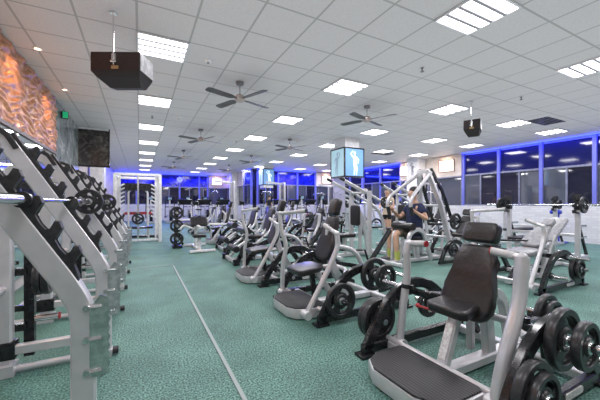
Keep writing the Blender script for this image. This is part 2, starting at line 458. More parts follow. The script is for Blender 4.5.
# added upward fill lamps without real fixtures, to brighten the ceiling
for (x, y, sx, sy, e) in ((5.2, 1.0, 13, 8, 135), (5.2, 8.5, 13, 7, 85), (5.2, 14.8, 13, 5.4, 45), (2.2, 20.4, 7.2, 5.4, 22)):
    area((x, y, 1.75), sx, e, (1, .95, .97), (PI, 0, 0), sy)
# blue light from the LED strips
area((XR - .20, 2.3, CEIL - .06), .08, 50, (.02, .035, 1), (0, math.radians(-28), 0), 11)
area((XR - .26, 14.4, CEIL - .12), .1, 40, (.02, .035, 1), (0, math.radians(-35), 0), 6)
area(((XS + 10) / 2, YS - .26, CEIL - .12), 4, 110, (.02, .035, 1), (math.radians(-35), 0, 0), .1)
area((2.2, YB - .26, CEIL - .12), 7, 190, (.02, .035, 1), (math.radians(-35), 0, 0), .1)

def make_fan():
    t = empty('ceiling_fan'); t['category'] = 'ceiling fan'
    MB().lathe([(0, 0), (.07, 0), (.06, -.05), (.015, -.06), (0, -.06)], (0, 0, 0), (0, 0, 1), 16).build('canopy', GREYP, t)
    MB().cyl((0, 0, -.05), (0, 0, -.24), .013).build('down_rod', STEEL, t)
    MB().lathe([(0, -.22), (.05, -.22), (.085, -.25), (.09, -.30), (.06, -.335), (0, -.34)], (0, 0, 0), (0, 0, 1), 20).build('motor_housing', mat('brushed_bronze', (.45, .38, .36), .35, .8), t)
    for k in range(4):
        a = k * PI / 2 + .38; ca, sa = math.cos(a), math.sin(a)
        b_ = MB(); M = [( .12, -.035), (.2, -.06), (.6, -.065), (.64, -.04), (.64, .04), (.6, .065), (.2, .06), (.12, .035)]
        nx = V((ca, sa, 0)); ny = V((-sa, ca, .18)).normalized()
        b_.prism(M, (0, 0, -.29), nx, ny, .008)
        b_.box((ca * .1, sa * .1, -.29), (.1, .03, .01), (0, 0, a))
        b_.build('fan_blade', noise_tint(mat('fan_blade_dark', (.05, .05, .055), .4), (.04, .04, .045), (.07, .07, .075), 6), t)
    return t
PF = make_fan()
fr_ = ['nearest', 'second', 'third', 'fourth']
for i, y in enumerate((5.05, 8.8, 12.6, 16.3)):
    for j, x in enumerate((1.5, 4.25)):
        place(PF, x, y, 0, 'four-bladed dark ceiling fan, %s of the fans in the %s line' % (fr_[i], ('left', 'right')[j]), 'ceiling fans', CEIL - .002)

def speaker(x, y, z, w, h, d, rz, tilt, label):
    t = empty('loudspeaker', (x, y, z), rz); tag(t, label, 'loudspeaker')
    q = MB().box((0, 0, h * .2), (w, d, h * .6), bev=.006).build('cabinet', BROWNB, t, smooth=False); q.rotation_euler = (tilt, 0, 0)
    g = MB(); z0, z1 = -h * .1, -h * .5
    A = [g.bm.verts.new(p) for p in ((-w / 2, -d / 2, z0), (w / 2, -d / 2, z0), (w / 2, d / 2, z0), (-w / 2, d / 2, z0))]
    B_ = [g.bm.verts.new(p) for p in ((-w * .42, -d * .38, z0 - h * .16), (w * .46, -d * .38, z0 - h * .16), (w * .46, d / 2, z0 - h * .1), (-w * .42, d / 2, z0 - h * .1))]
    D2 = [g.bm.verts.new(p) for p in ((-w * .26, -d * .02, z1), (w * .38, -d * .02, z1), (w * .38, d * .4, z1 + h * .06), (-w * .26, d * .4, z1 + h * .06))]
    for P_, Q_ in ((A, B_), (B_, D2)):
        for i in range(4): g.bm.faces.new((P_[i], P_[(i + 1) % 4], Q_[(i + 1) % 4], Q_[i]))
    g.bm.faces.new(A); g.bm.faces.new(D2)
    gm = g.build('grille', noise_tint(mat('speaker_grille', (.03, .022, .024), .7), (.008, .007, .007), (.02, .016, .017), 160), t, smooth=False); gm.rotation_euler = (tilt, 0, 0)
    s_ = MB().box((w / 2 + .003, 0, h * .2), (.008, d * .92, h * .54)).build('side_plate', noise_tint(mat('pale_side', (.5, .5, .52), .5), (.4, .4, .42), (.62, .62, .64), 14), t, smooth=False); s_.rotation_euler = (tilt, 0, 0)
    br = MB().tube([(0, -d / 2 - .03, CEIL - z), (0, -d / 2 - .03, h * .05)], .008)
    br.box((0, -d / 2 - .03, CEIL - z - .01), (.06, .06, .02)).box((0, -d / 2 - .015, h * .30), (.045, .03, .07)).tube([(-.03, -d / 2 - .03, h * .16), (.03, -d / 2 - .03, h * .16)], .012)
    br.build('ceiling_bracket', CHROME, t)
    MB().box((0, -d / 2 - .005, -.0), (.075, .008, .035)).build('name_badge', mat('brass_badge', (.45, .32, .16), .4, .6), t, smooth=False)
    return t
speaker(-.17, 3.99, 2.67, .53, .34, .30, math.radians(-27), 0, 'large black and brown loudspeaker hanging over the left squat racks')
speaker(6.05, 3.9, 2.72, .30, .32, .24, math.radians(-65), math.radians(-8), 'small dark loudspeaker hanging from the ceiling near the blue windows')
# dark square vents
for (x, y, l) in ((9.0, 3.9, 'near the right windows'), (8.9, 9.6, 'over the far machines')):
    t = empty('ceiling_vent', (x, y, CEIL - .004)); tag(t, 'dark rectangular ceiling air vent ' + l, 'vent')
    MB().box((0, 0, 0), (.9, .46, .006)).build('backing', BLACK, t, smooth=False)
    f = MB()
    for k in range(6): f.box((0, -.19 + .076 * k, -.006), (.88, .012, .012), (.4, 0, 0))
    f.build('slats', GREYP, t, smooth=False)
# smoke detectors and sprinklers
sd = empty('smoke_detector'); sd['category'] = 'smoke detector'
MB().lathe([(0, 0), (.055, 0), (.05, -.025), (.03, -.04), (0, -.04)], (0, 0, 0), (0, 0, 1), 18).build('detector_body', WHITEP, sd)
MB().lathe([(0, -.038), (.02, -.038), (.016, -.05), (0, -.05)], (0, 0, 0), (0, 0, 1), 12).build('sensor_cap', GREYP, sd)
def ceilpt(px, py, z=CEIL):
    d = (z - 1.2) * 305 / (203 - py); s_ = (px - 300) / 305 * d
    return (.465 * d + .885 * s_, .885 * d - .465 * s_)
for (px, py, l) in ((208, 60, 'between the near fan and the large loudspeaker'), (179, 117, 'beyond the near fan, on the left'), (297, 140, 'beyond the lights near the middle')):
    x, y = ceilpt(px, py); place(sd, x, y, 0, 'small white round smoke detector on the ceiling ' + l, None, CEIL)
sk = empty('sprinkler_head'); sk['category'] = 'sprinkler'
MB().lathe([(0, 0), (.03, 0), (.012, -.012), (.01, -.05), (.03, -.055), (.03, -.06), (0, -.06)], (0, 0, 0), (0, 0, 1), 12).build('deflector', GREYP, sk)
for (px, py, l) in ((422, 68, 'left of the big right-hand light'), (152, 116, 'between the left-hand lights'), (521, 97, 'above the bench racks'), (236, 141, 'past the first fan')):
    x, y = ceilpt(px, py); place(sk, x, y, 0, 'small dark sprinkler head on the ceiling ' + l, None, CEIL)
# warm downlights over the relief
dl = empty('downlight'); dl['category'] = 'downlight'
MB().lathe([(.035, 0), (.055, 0), (.055, -.01), (.04, -.012), (.035, -.004)], (0, 0, 0), (0, 0, 1), 20).build('trim_ring', WHITEP, dl)
MB().lathe([(0, -.003), (.036, -.003)], (0, 0, 0), (0, 0, 1), 16).build('bulb', WARM, dl)
for i, y in enumerate((.4, 1.9, 3.55, 5.2, 6.85)):
    place(dl, -1.2, y, 0, 'round warm downlight by the copper relief, %s from the camera' % rows[i].replace('nearest', 'first'), 'downlights along the copper wall', CEIL)
    l = bpy.data.lights.new('spot', 'SPOT'); l.energy = 38; l.color = (1, .52, .28); l.spot_size = math.radians(95); l.spot_blend = .7; l.shadow_soft_size = .05
    o = bpy.data.objects.new('spot', l); C.objects.link(o); o.location = (-1.15, y, CEIL - .03); o.rotation_euler = (0, math.radians(26), 0)

# exit sign
t = empty('exit_sign', (XL + .03, 7.95, 3.04)); tag(t, 'green lit exit sign on the marble wall by the ceiling', 'exit sign')
MB().box((.065, .0, 0), (.13, .05, .15), bev=.006).build('housing', BLACK, t, smooth=False)
MB().box((.082, -.028, 0), (.09, .008, .13)).build('sign_face', GREENE, t, smooth=False)
# hanging dark board
t = empty('hanging_board', (-1.12, 10.05, 2.18)); tag(t, 'dark framed glass board hanging from the ceiling at the end of the marble wall', 'board')
MB().box((0, 0, .55), (.70, .03, 1.0)).build('board_panel', DMARBLE, t, smooth=False)
f = MB()
for (c, d) in (((0, -.004, .03), (.75, .05, .05)), ((-.36, -.004, .55), (.03, .05, 1.06)), ((.36, -.004, .55), (.03, .05, 1.06))): f.box(c, d)
f.build('board_frame', BLACK, t, smooth=False)
MB().box((0, -.004, 1.05), (.70, .06, .05)).build('top_bar', WHITEP, t, smooth=False)
for sx_ in (-.3, .3): MB().cyl((sx_, 0, 1.05), (sx_, 0, CEIL - 2.18), .006).build('hanging_rod', STEEL, t)
# columns
for cx_, cy_, nm in ((5.95, 8.07, 'column_1'), (6.32, 16.1, 'column_2')):
    c_ = struct(MB().box((cx_, cy_, CEIL / 2), (.56, .60, CEIL)).build(nm, WHITEP, smooth=False))
    MB().box((cx_, cy_, 1.07), (.58, .62, 1.94)).build('mirror_cladding', MIRROR, c_, smooth=False)
struct(MB().box((XR - .42, 10.15, CEIL / 2), (.5, .66, CEIL)).build('column_3', WHITEP, smooth=False))
struct(MB().box((XS - .3, 20.6, CEIL / 2), (.5, .6, CEIL)).build('column_4', WHITEP, smooth=False))
struct(MB().box((-1.25, 12.3, CEIL / 2), (.4, .5, CEIL)).build('column_5', WHITEP, smooth=False))
def figure(mb, o, ux, s, flip=1):
    """plain standing figure with raised arms, flat artwork on a poster"""
    o = V(o); ux = V(ux)
    def P(u, v): return o + ux * u * s * flip + V((0, 0, v * s))
    def limb(pts, r):
        mb.tube([P(*p) for p in pts], r=[k * s for k in r], n=8)
    limb([(0, .0), (.02, -.35), (-.02, -.8)], (.09, .07, .04)); limb([(.08, .0), (.2, -.35), (.16, -.8)], (.09, .07, .04))
    limb([(.04, -.05), (.05, .2), (.02, .42)], (.12, .14, .15)); limb([(.02, .45), (.02, .56)], (.05, .05))
    limb([(.14, .4), (.34, .22), (.28, -.02)], (.07, .05, .03)); limb([(-.12, .4), (-.3, .6), (-.12, .8)], (.07, .05, .03))
    mb.sphere(P(.02, .67), .1 * s, (1, 1, 1.2), 10, 8)
def flatten(mb, axis, pos, k=.02):
    for v in mb.bm.verts: v.co[axis] = pos + (v.co[axis] - pos) * k
    return mb
def cube_sign(cx, cy, z0, z1, w, label):
    t = empty('poster_box', (cx, cy, z0)); tag(t, label, 'lit poster box')
    h = z1 - z0; q = w / 2
    f = MB()
    for sx in (-1, 1):
        for sy in (-1, 1): f.box((sx * q, sy * q, h / 2), (.04, .04, h))
    for zz in (.01, h - .01):
        for s_ in (-1, 1): f.box((0, s_ * q, zz), (w, .04, .04)); f.box((s_ * q, 0, zz), (.04, w, .04))
    f.build('box_frame', BLACK, t, smooth=False)
    p1 = MB().box((0, -q, h / 2), (w - .04, .02, h - .03)).build('front_poster', SCREENB, t, smooth=False)
    p2 = MB().box((-q, 0, h / 2), (.02, w - .04, h - .03)).build('side_poster', SCREENT, t, smooth=False)
    g = MB(); figure(g, (.0, -q - .012, h * .48), (1, 0, 0), h * .52); g = flatten(g, 1, -q - .012); g.build('front_figure', SCREENW, p1)
    g = MB(); figure(g, (-q - .012, 0, h * .48), (0, -1, 0), h * .50, -1); g = flatten(g, 0, -q - .012); g.build('side_figure', SCREENG, p2)
    return t
cube_sign(5.97, 8.07, 2.02, 2.93, .74, 'large lit box of blue athlete posters around the middle column')
cube_sign(6.32, 16.1, 2.2, 3.1, .66, 'far lit poster box around the column near the blue back windows')
# poster on white column and pictures
t = empty('wall_poster', (XR - .68, 10.15, 2.42)); tag(t, 'white poster with a pale grey figure on the white column', 'poster')
MB().box((0, 0, .36), (.012, .56, .74)).build('poster_sheet', WHITEP, t, smooth=False)
g = MB(); figure(g, (-.01, 0, .36), (0, -1, 0), .36); flatten(g, 0, -.01); g.build('poster_figure', GREYP, t)
def picture(loc, axis, w, h, label):
    t = empty('framed_picture', loc); tag(t, label, 'picture')
    sx = (lambda u, z, du, dz, th: ((0, u, z), (th, du, dz))) if axis == 'x' else (lambda u, z, du, dz, th: ((u, 0, z), (du, th, dz)))
    f = MB()
    for a in (sx(0, h / 2, w, .035, .04), sx(0, -h / 2, w, .035, .04), sx(w / 2, 0, .035, h, .04), sx(-w / 2, 0, .035, h, .04)): f.box(*a)
    f.build('picture_frame', mat('frame_copper', (.35, .2, .14), .4), t, smooth=False)
    MB().box(*sx(0, 0, w - .03, h - .03, .02)).build('picture_sheet', WARMW, t, smooth=False)
px_ = XR - .19
for (y, l) in ((8.72, 'right of the white column'), (11.0, 'left of the white column')):
    picture((px_, y, 2.80), 'x', .72, .50, 'brightly lit framed picture on the plaster wall ' + l)
picture((11.1, YS - .19, 2.75), 'y', .7, .5, 'lit framed picture in the far right corner behind the poster box')
picture((5.1, YB - .19, 2.78), 'y', .75, .5, 'lit framed picture on the back wall right of the clock')
for p in ((XR - .45, 8.72), (XR - .45, 11.0), (11.1, YS - .45), (5.1, YB - .45)):
    area((p[0], p[1], CEIL - .04), .12, 7, (1, .62, .4))
# clock
t = empty('wall_clock', (2.5, YB - .16, 2.85)); tag(t, 'round white wall clock on the blue back windows', 'clock')
MB().lathe([(0, 0), (.20, 0), (.20, .03), (.17, .035), (.17, .02), (0, .02)], (0, 0, 0), (0, -1, 0), 28).build('clock_case', WHITEP, t)
MB().lathe([(0, .022), (.165, .022)], (0, 0, 0), (0, -1, 0), 28).build('clock_face', mat('clock_face', (.8, .85, .9), .4), t)
MB().box((0, -.026, .05), (.012, .004, .11)).box((.04, -.026, .0), (.09, .004, .012)).build('clock_hand', BLACK, t, smooth=False)
# ================================================================== plates
def make_plate(R, th, name='weight_plate'):
    """axis along local Y, origin at the centre; five grip openings"""
    t = empty(name); t['category'] = 'weight plate'
    mb = MB()
    mb.lathe([(R * .76, -th * .5), (R * .78, -th * .62), (R * .96, -th * .62), (R, -th * .35), (R, th * .35), (R * .96, th * .62), (R * .78, th * .62), (R * .76, th * .5), (R * .76, -th * .5)], (0, 0, 0), (0, 1, 0), 36)
    n = 48; r0, r1 = R * .36, R * .78; z = th * .28
    for k in range(n):
        if k % 16 in (3, 4, 5, 6, 7, 8, 9, 10, 11, 12): 
            segs = [(r0, r0 + (r1 - r0) * .28), (r1 - (r1 - r0) * .22, r1)] 
        else: segs = [(r0, r1)]
        a0, a1 = 2 * PI * k / n, 2 * PI * (k + 1) / n
        for (p, q) in segs:
            vs_ = []
            for yy in (-z, z):
                for (rr, aa) in ((p, a0), (q, a0), (q, a1), (p, a1)): vs_.append(mb.bm.verts.new((rr * math.cos(aa), yy, rr * math.sin(aa))))
            a, b_, c, d, e, f, g, h = vs_
            for F in ((a, b_, c, d), (h, g, f, e), (a, e, f, b_), (b_, f, g, c), (c, g, h, d), (d, h, e, a)): mb.bm.faces.new(F)
    mb.lathe([(.028, -th * .6), (R * .34, -th * .6), (R * .4, -th * .3), (R * .4, th * .3), (R * .34, th * .6), (.028, th * .6), (.028, -th * .6)], (0, 0, 0), (0, 1, 0), 28)
    mb.build('plate_disc', PLATEM, t)
    MB().lathe([(.0249, -th * .64), (.036, -th * .64), (.036, th * .64), (.0249, th * .64), (.0249, -th * .64)], (0, 0, 0), (0, 1, 0), 20).build('hub_ring', STEEL, t)
    return t
PLB = make_plate(.172, .038); PLM = make_plate(.13, .034)
GP = 'black grip weight plates'
def plates(x, y, z, sizes, label, out=1, rz=0, group=None):
    """stack of plates on a horizontal peg pointing along local +-Y from (x,y,z); all plates of a peg side by side"""
    off = 0
    names = ['', ', second on the peg', ', third on the peg', ', outermost of four on the peg']
    for i, s_ in enumerate(sizes):
        pr = PLB if s_ == 'b' else PLM; th = .048 if s_ == 'b' else .043
        dy = out * (off + th / 2)
        lab = 'black %s plate %s' % ('large' if s_ == 'b' else 'small', label)
        if len(sizes) > 1: lab += ', ' + ('innermost' if i == 0 else 'outermost' if i == len(sizes) - 1 else 'middle') 
        o = place(pr, x - math.sin(rz) * dy, y + math.cos(rz) * dy, rz, lab, group or GP, z)
        off += th
# ================================================================== presses
GREYGRIP = noise_tint(mat('pale_grip', (.5, .49, .5), .5), (.46, .45, .46), (.55, .54, .55), 30)
def pad_outline_back(h, w, wt):
    pts = [(.0, 0), (w * .55, .0), (w * .82, .03), (w * .98, h * .16), (w, h * .27), (w * .93, h * .40), (wt * 1.15, h * .66), (wt, h * .8), (wt, h * .97), (wt * .9, h)]
    return [(a, b_) for a, b_ in pts if a > 0] + [(-a, b_) for a, b_ in reversed(pts) if a > 0]
def make_press(mode):
    t = empty('chest_press_machine'); t['category'] = 'chest press machine'
    M1 = mode == 'incline'; RC = mode == 'recline'; PAD = LVINYL if RC else VINYL  # glare on the reclined pads is put into their pale colour
    # foot platform
    w = .33
    out = [(-.75, -.17), (-.69, -.28), (-.58, -w), (-.36, -w), (-.34, -w + .03), (-.34, w - .03), (-.36, w), (-.58, w), (-.69, .28), (-.75, .17)]
    if not RC:
        MB().prism(out, (0, 0, .062), (1, 0, 0), (0, 1, 0), .10, .012).build('platform_base', SILVER, t)
        inn = [(x * .985 - .006, y * .95) for x, y in out]
        MB().prism(inn, (0, 0, .118), (1, 0, 0), (0, 1, 0), .014, .003).build('tread_mat', TREAD, t)
    # frame
    f = MB()
    f.tube([(-.36, 0, .05), (.62, 0, .05)], sq=(.09, .07), up=(0, 1, 0))
    f.tube([(-.30, -.47, .06), (-.30, .47, .06)], sq=(.06, .06), up=(1, 0, 0))
    f.tube([(.52, -.47, .05), (.52, .47, .05)], sq=(.07, .06), up=(1, 0, 0))
    if M1:
        sx, sz = -.135, .465; bb, bt = (-.075, .385), (.125, .885)
        f.tube([(.24, 0, .06), (.20, 0, .45), (.13, 0, .62)], sq=(.06, .10), up=(0, 1, 0), rad=.08)
        f.tube([(.10, -.32, .33), (.22, -.2, .36), (.22, .2, .36), (.10, .32, .33)], .028, rad=.06)
        f.tube([(.16, 0, .55), (.40, 0, .50), (.52, 0, .06)], sq=(.06, .07), up=(0, 1, 0), rad=.12)
        f.tube([(.2, .12, .42), (.2, .12, .06)], sq=(.05, .05), up=(0, 1, 0))
    elif RC:
        sx, sz = .06, .46; bb, bt = (.24, .52), (.72, .80)
        f.tube([(.05, 0, .06), (.05, 0, .42)], sq=(.07, .08), up=(0, 1, 0)).tube([(.0, 0, .40), (.25, 0, .44), (.85, 0, .80)], sq=(.06, .07), up=(0, 1, 0), rad=.08).tube([(.60, 0, .06), (.62, 0, .64)], sq=(.06, .07), up=(0, 1, 0))
        for q in (.12, .26, .40, .54): f.tube([(.18 + q * .75, -.16, .12 + q * .9), (.18 + q * .75, .16, .12 + q * .9)], sq=(.05, .03))
        f.tube([(.22, -.15, .06), (.66, -.15, .68)], sq=(.04, .05)).tube([(.22, .15, .06), (.66, .15, .68)], sq=(.04, .05))
    else:
        sx, sz = -.43, .455; bb, bt = (-.20, .535), (-.045, 1.04)
        f.tube([(.16, 0, .06), (-.12, 0, .55), (-.10, 0, .95)], sq=(.06, .09), up=(0, 1, 0), rad=.2)
        f.tube([(-.05, 0, .07), (-.28, 0, .40)], sq=(.06, .06), up=(0, 1, 0))
        f.tube([(-.10, 0, .70), (.30, 0, .62), (.52, 0, .08)], .03, rad=.22)
        f.tube([(-.1, -.3, .38), (.05, -.12, .42), (.05, .12, .42), (-.1, .3, .38)], .026, rad=.08)
    f.build('main_frame', SILVER, t)
    # adjustable seat bracket and printed scale
    if M1:
        MB().tube([(-.29, 0, .08), (-.14, 0, .44)], sq=(.075, .06), up=(0, 1, 0)).build('seat_post', SILVER, t)
        MB().box((-.252, 0, .26), (.006, .055, .24), (0, math.radians(22.6), 0)).build('height_scale', STICKER, t, smooth=False)
    else:
        MB().tube([(-.30, 0, .08), (sx + (.0 if RC else .08), 0, sz - .04)], sq=(.06, .05), up=(0, 1, 0)).build('seat_post', BLACK, t)
    l = MB().tube([(sx - .08, .0, sz - .04), (sx - .08, .26, sz - .05)], .009); l.sphere((sx - .08, .27, sz - .05), .018)
    l.build('seat_lever', REDP, t)
    sl = .115 if M1 else .165; yo = .025 if M1 else 0
    so = [(-.165, -.14), (-.12, -.185), (.10, -.17), (.165, -.12), (.165, .12), (.10, .17), (-.12, .185), (-.165, .14)]
    so = [(a * sl / .165, b_ * (.86 if M1 else 1) + yo) for a, b_ in so]
    tl = math.radians(-7)
    MB().prism(so, (sx, 0, sz), (math.cos(tl), 0, -math.sin(tl)), (0, 1, 0), .065, .022, 3).build('seat', PAD, t)
    # back pad: plane from bb to bt
    d = V((bt[0] - bb[0], 0, bt[1] - bb[1])); h = d.length; d.normalize()
    W, WT = (.192, .125) if M1 else (.165, .09)
    bp_ = MB().prism(pad_outline_back(h, W, WT), (bb[0], 0, bb[1]), (0, 1, 0), d, .075, .026, 3)
    bpo = bp_.build('backrest', PAD, t)
    nrm = V((0, 1, 0)).cross(d)
    o2 = V((bb[0], 0, bb[1])) + d * (h + (.095 if M1 else .112)) + nrm * (-.012 if nrm.x > 0 else .012)
    MB().prism(rrect(.25 if M1 else .16, .15 if M1 else .20, .035), o2, (0, 1, 0), d, .085, .022, 3).build('headrest', PAD, t)
    MB().box(V((bb[0], 0, bb[1])) + d * (h * .55) + V((.045, 0, -.01)), (.03, .10, h * .9), (0, math.atan2(d.x, d.z), 0)).build('back_bracket', SILVER, t)
    # lifting arms
    for s_ in (-1, 1):
        if M1:
            p = [(-.24, s_ * .43, .07), (-.21, s_ * .43, .33), (-.16, s_ * .42, .62), (-.175, s_ * .42, .80), (-.15, s_ * .42, .87), (-.15, s_ * .25, .885)] if s_ > 0 else \
                [(-.37, s_ * .40, .09), (-.33, s_ * .41, .30), (-.27, s_ * .42, .46), (-.175, s_ * .42, .64), (-.16, s_ * .42, .82), (-.15, s_ * .42, .885), (-.15, s_ * .25, .90)]
            rr = [.030] * len(p)
        elif s_ > 0:
            p = [(-.53, s_ * .42, .09), (-.52, s_ * .42, .45), (-.47, s_ * .41, .68), (-.55, s_ * .41, .86), (-.56, s_ * .42, 1.07), (-.42, s_ * .0, 1.11)]
        else:
            p = [(-.65, s_ * .42, .10), (-.55, s_ * .42, .26), (-.38, s_ * .42, .54), (-.27, s_ * .42, .75), (-.28, s_ * .41, .88), (-.32, s_ * .22, .96)]
        a = MB().tube(p[:-1], (.038 if s_ < 0 else .031) if M1 else .027, 12, rad=.10)
        a.tube([p[-2], p[-1]], .021, 12).sphere(p[-2], .030, u=12, v=8)
        a.cyl(V(p[0]) + V((0, -.05, 0)), V(p[0]) + V((0, .05, 0)), .042)
        ao = a.build('lifting_arm', SILVER, t)
        e = V(p[-1]); u = (V(p[-1]) - V(p[-2])).normalized()
        MB().cyl(e - u * .13, e, .024).build('hand_grip', GREYGRIP, ao)
        MB().cyl(e, e + u * .008, .0245).build('grip_cap', REDP if M1 else RUBBER, ao)
        if M1:
            m = V(p[2]) if s_ > 0 else V(p[3])
            cl = MB().lathe([(.034, -.018), (.050, -.016), (.050, .016), (.034, .018), (.034, -.018)], m + V((0, 0, -.1)), (.1, 0, 1), 20)
            cl.build('arm_collar', BLACK, ao)
    pv = MB().cyl((-.45 if not M1 else -.30, -.50, .10), (-.45 if not M1 else -.30, .50, .10), .022)
    pv.build('pivot_shaft', SILVER, t)
    # guards with storage pegs and loading horns
    for s_ in (-1, 1):
        y = s_ * .50
        g = MB()
        g.tube([(-.53, y, .05), (-.40, y, .27), (-.24, y, .45), (-.03, y, .525), (.17, y, .49), (.38, y, .34), (.60, y, .05)], sq=(.05, .085), up=(0, 1, 0), rad=.16)
        g.tube([(-.56, y, .06), (.64, y, .06)], sq=(.05, .075), up=(0, 1, 0))
        go = g.build('side_guard', BLACK, t)
        for fx in (-.53, .61): MB().box((fx, y, .012), (.14, .11, .022), bev=.005).build('floor_foot', BLACK, go)
        MB().prism(rrect(.22, .042, .018), (.20, y + s_ * .028, .062), (1, 0, 0), (0, 0, 1), .006).build('name_badge', STICKER, go)
        for (hx, hz, ln) in ((-.03 if M1 else .09, .45, .33 if M1 else .27), (-.34, .235, .22), (.26, .28, .20)):
            MB().cyl((hx, y - s_ * .02, hz), (hx, y + s_ * ln, hz), .0245).build('plate_peg', CHROME, go)
            MB().lathe([(.025, 0), (.045, 0), (.045, .014), (.025, .014), (.025, 0)], (hx, y + s_ * .02, hz), (0, s_, 0), 20).cyl((hx, y, hz), (hx, y + s_ * .02, hz), .04).build('peg_collar', BLACK, go)
    # rear lever linking the horns
    if M1:
        for s_ in (-1, 1): MB().tube([(-.03, s_ * .50, .45), (-.03, s_ * .36, .45), (.34, s_ * .3, .40), (.50, s_ * .25, .09)], sq=(.05, .05), up=(0, 0, 1), rad=.08).build('counter_lever', BLACK, t)
    else:
        r = MB().tube([(.09, -.50, .45), (.09, -.22, .44)], sq=(.05, .05)).tube([(.09, .50, .45), (.09, .22, .44)], sq=(.05, .05))
        r.tube([(-.03, -.36, .45), (.34, -.05, .40), (.50, 0, .42), (.86, 0, .84)], sq=(.05, .055), up=(0, 1, 0), rad=.1).tube([(-.03, .36, .45), (.34, .05, .40)], sq=(.05, .05), up=(0, 1, 0)).tube([(.50, 0, .42), (.52, 0, .07)], sq=(.05, .05))
        r.cyl((-.25, .25, .62), (.45, .02, .60), .014).cyl((.45, .02, .60), (.5, 0, .42), .014)
        r.build('counter_lever', BLACK, t)
    # rear plate peg
    rp = MB().tube([(.52, 0, .06), (.80, 0, .06), (.86, 0, .28)], sq=(.06, .05), up=(0, 1, 0), rad=.05)
    rp.build('rear_peg_post', BLACK, t)
    MB().cyl((.86, .16, .28), (.86, -.30, .28), .0245).build('rear_peg', CHROME, t)
    return t
INC = make_press('incline'); UPR = make_press('upright'); REC = make_press('recline')
M = [(2.1, 1.38, 'large silver and black incline press with ribbed foot platform, nearest the camera', INC)]
place(INC, 2.1, 1.38, 0, M[0][2])
plates(2.07, 1.38 - .54, .45, 'b', 'on the raised near horn of the nearest press', -1)
plates(2.07, 1.38 - .64, .45, 'm', 'outside the large one on the raised near horn of the nearest press', -1)
plates(1.76, 1.38 - .54, .235, 'bm', 'on the low near peg at the front of the nearest press', -1)
plates(1.76, 1.38 + .54, .235, 'bb', 'on the low far peg at the front of the nearest press', 1)
plates(2.36, 1.38 + .54, .28, 'm', 'on the rear far peg of the nearest press', 1)
plates(2.96, 1.30, .28, 'bm', 'on the rear post of the nearest press', -1)
place(UPR, 2.1, 3.05, 0, 'silver and black upright chest press, second in the row from the camera')
plates(2.19, 3.05 - .54, .45, 'b', 'on the raised near horn of the second press', -1)
plates(2.19, 3.05 - .71, .45, 'm', 'at the outer end of the raised near horn of the second press', -1)
plates(1.76, 3.05 - .54, .235, 'b', 'on the low near peg at the front of the second press', -1)
plates(2.19, 3.05 + .54, .45, 'm', 'on the raised far horn of the second press', 1)
place(UPR, 2.1, 4.62, 0, 'silver and black upright chest press, third in the row from the camera')
plates(2.36, 4.62 - .54, .28, 'm', 'on the rear near peg of the third press', -1)
place(REC, 5.15, 2.55, 0, 'silver reclined press with glare-tinted pads between the nearest press and the bench racks')
plates(5.41, 2.55 - .54, .28, 'bm', 'on the rear near peg of the pale-padded reclined press', -1)
plates(4.81, 2.55 + .54, .235, 'b', 'on the low far peg of the pale-padded reclined press', 1)
# ================================================================== leg machine (row position 4)
def make_leg():
    t = empty('leg_extension_machine'); t['category'] = 'leg machine'
    f = MB(); f.tube([(-.55, 0, .05), (.55, 0, .05)], sq=(.08, .07), up=(0, 1, 0))
    f.tube([(-.5, -.4, .05), (-.5, .4, .05)], sq=(.07, .07), up=(1, 0, 0)).tube([(.45, -.4, .05), (.45, .4, .05)], sq=(.07, .07), up=(1, 0, 0))
    f.tube([(.0, 0, .06), (.08, 0, .45)], sq=(.07, .08), up=(0, 1, 0)).tube([(.12, 0, .45), (.40, 0, .80), (.45, 0, .07)], sq=(.06, .06), up=(0, 1, 0), rad=.12)
    f.tube([(-.45, .28, .08), (-.1, .28, .36), (.25, .28, .62), (.35, .22, .95)], .026, rad=.12).tube([(-.45, -.28, .08), (-.1, -.28, .36), (.25, -.28, .62), (.35, -.22, .95)], .026, rad=.12)
    f.build('main_frame', SILVER, t)
    MB().prism(rrect(.42, .36, .05), (.0, 0, .50), (1, 0, 0), (0, 1, 0), .075, .024, 3).build('seat', VINYL, t)
    MB().prism(rrect(.34, .50, .06), (.33, 0, .84), (0, 1, 0), (.25, 0, .97), .075, .024, 3).build('backrest', VINYL, t)
    MB().tube([(-.2, .18, .47), (-.42, .18, .30), (-.45, -.18, .30), (-.2, -.18, .47)], .022, rad=.05).cyl((-.05, .36, .62), (-.05, -.36, .62), .02).build('swing_lever', SILVER, t)
    MB().cyl((-.46, -.24, .28), (-.46, .24, .28), .065).build('ankle_roller', RUBBER, t)
    MB().cyl((-.25, -.26, .64), (-.25, .26, .64), .075).tube([(-.25, 0, .64), (-.05, 0, .62), (.0, 0, .5)], .018).build('thigh_roller', VINYL, t)
    for s_ in (-1, 1):
        g = MB()
        g.tube([(-.50, s_ * .42, .05), (-.42, s_ * .42, .24), (-.25, s_ * .42, .36), (-.02, s_ * .42, .36), (.18, s_ * .42, .05)], sq=(.05, .08), up=(0, 1, 0), rad=.12)
        g.build('side_guard', BLACK, t)
        MB().box((-.52, s_ * .42, .06), (.12, .09, .11), bev=.01).build('floor_foot', BLACK, t)
        MB().cyl((-.3, s_ * .40, .27), (-.3, s_ * .66, .27), .0245).build('plate_peg', CHROME, t)
    MB().box((.5, 0, .02), (.2, .3, .04), bev=.01).build('floor_foot', BLACK, t)
    return t
LEG = make_leg()
place(LEG, 2.15, 6.15, 0, 'low leg machine with black rollers and black curved guards beyond the third press')
plates(1.85, 6.15 - .46, .27, 'b', 'on the near peg of the leg machine', -1)
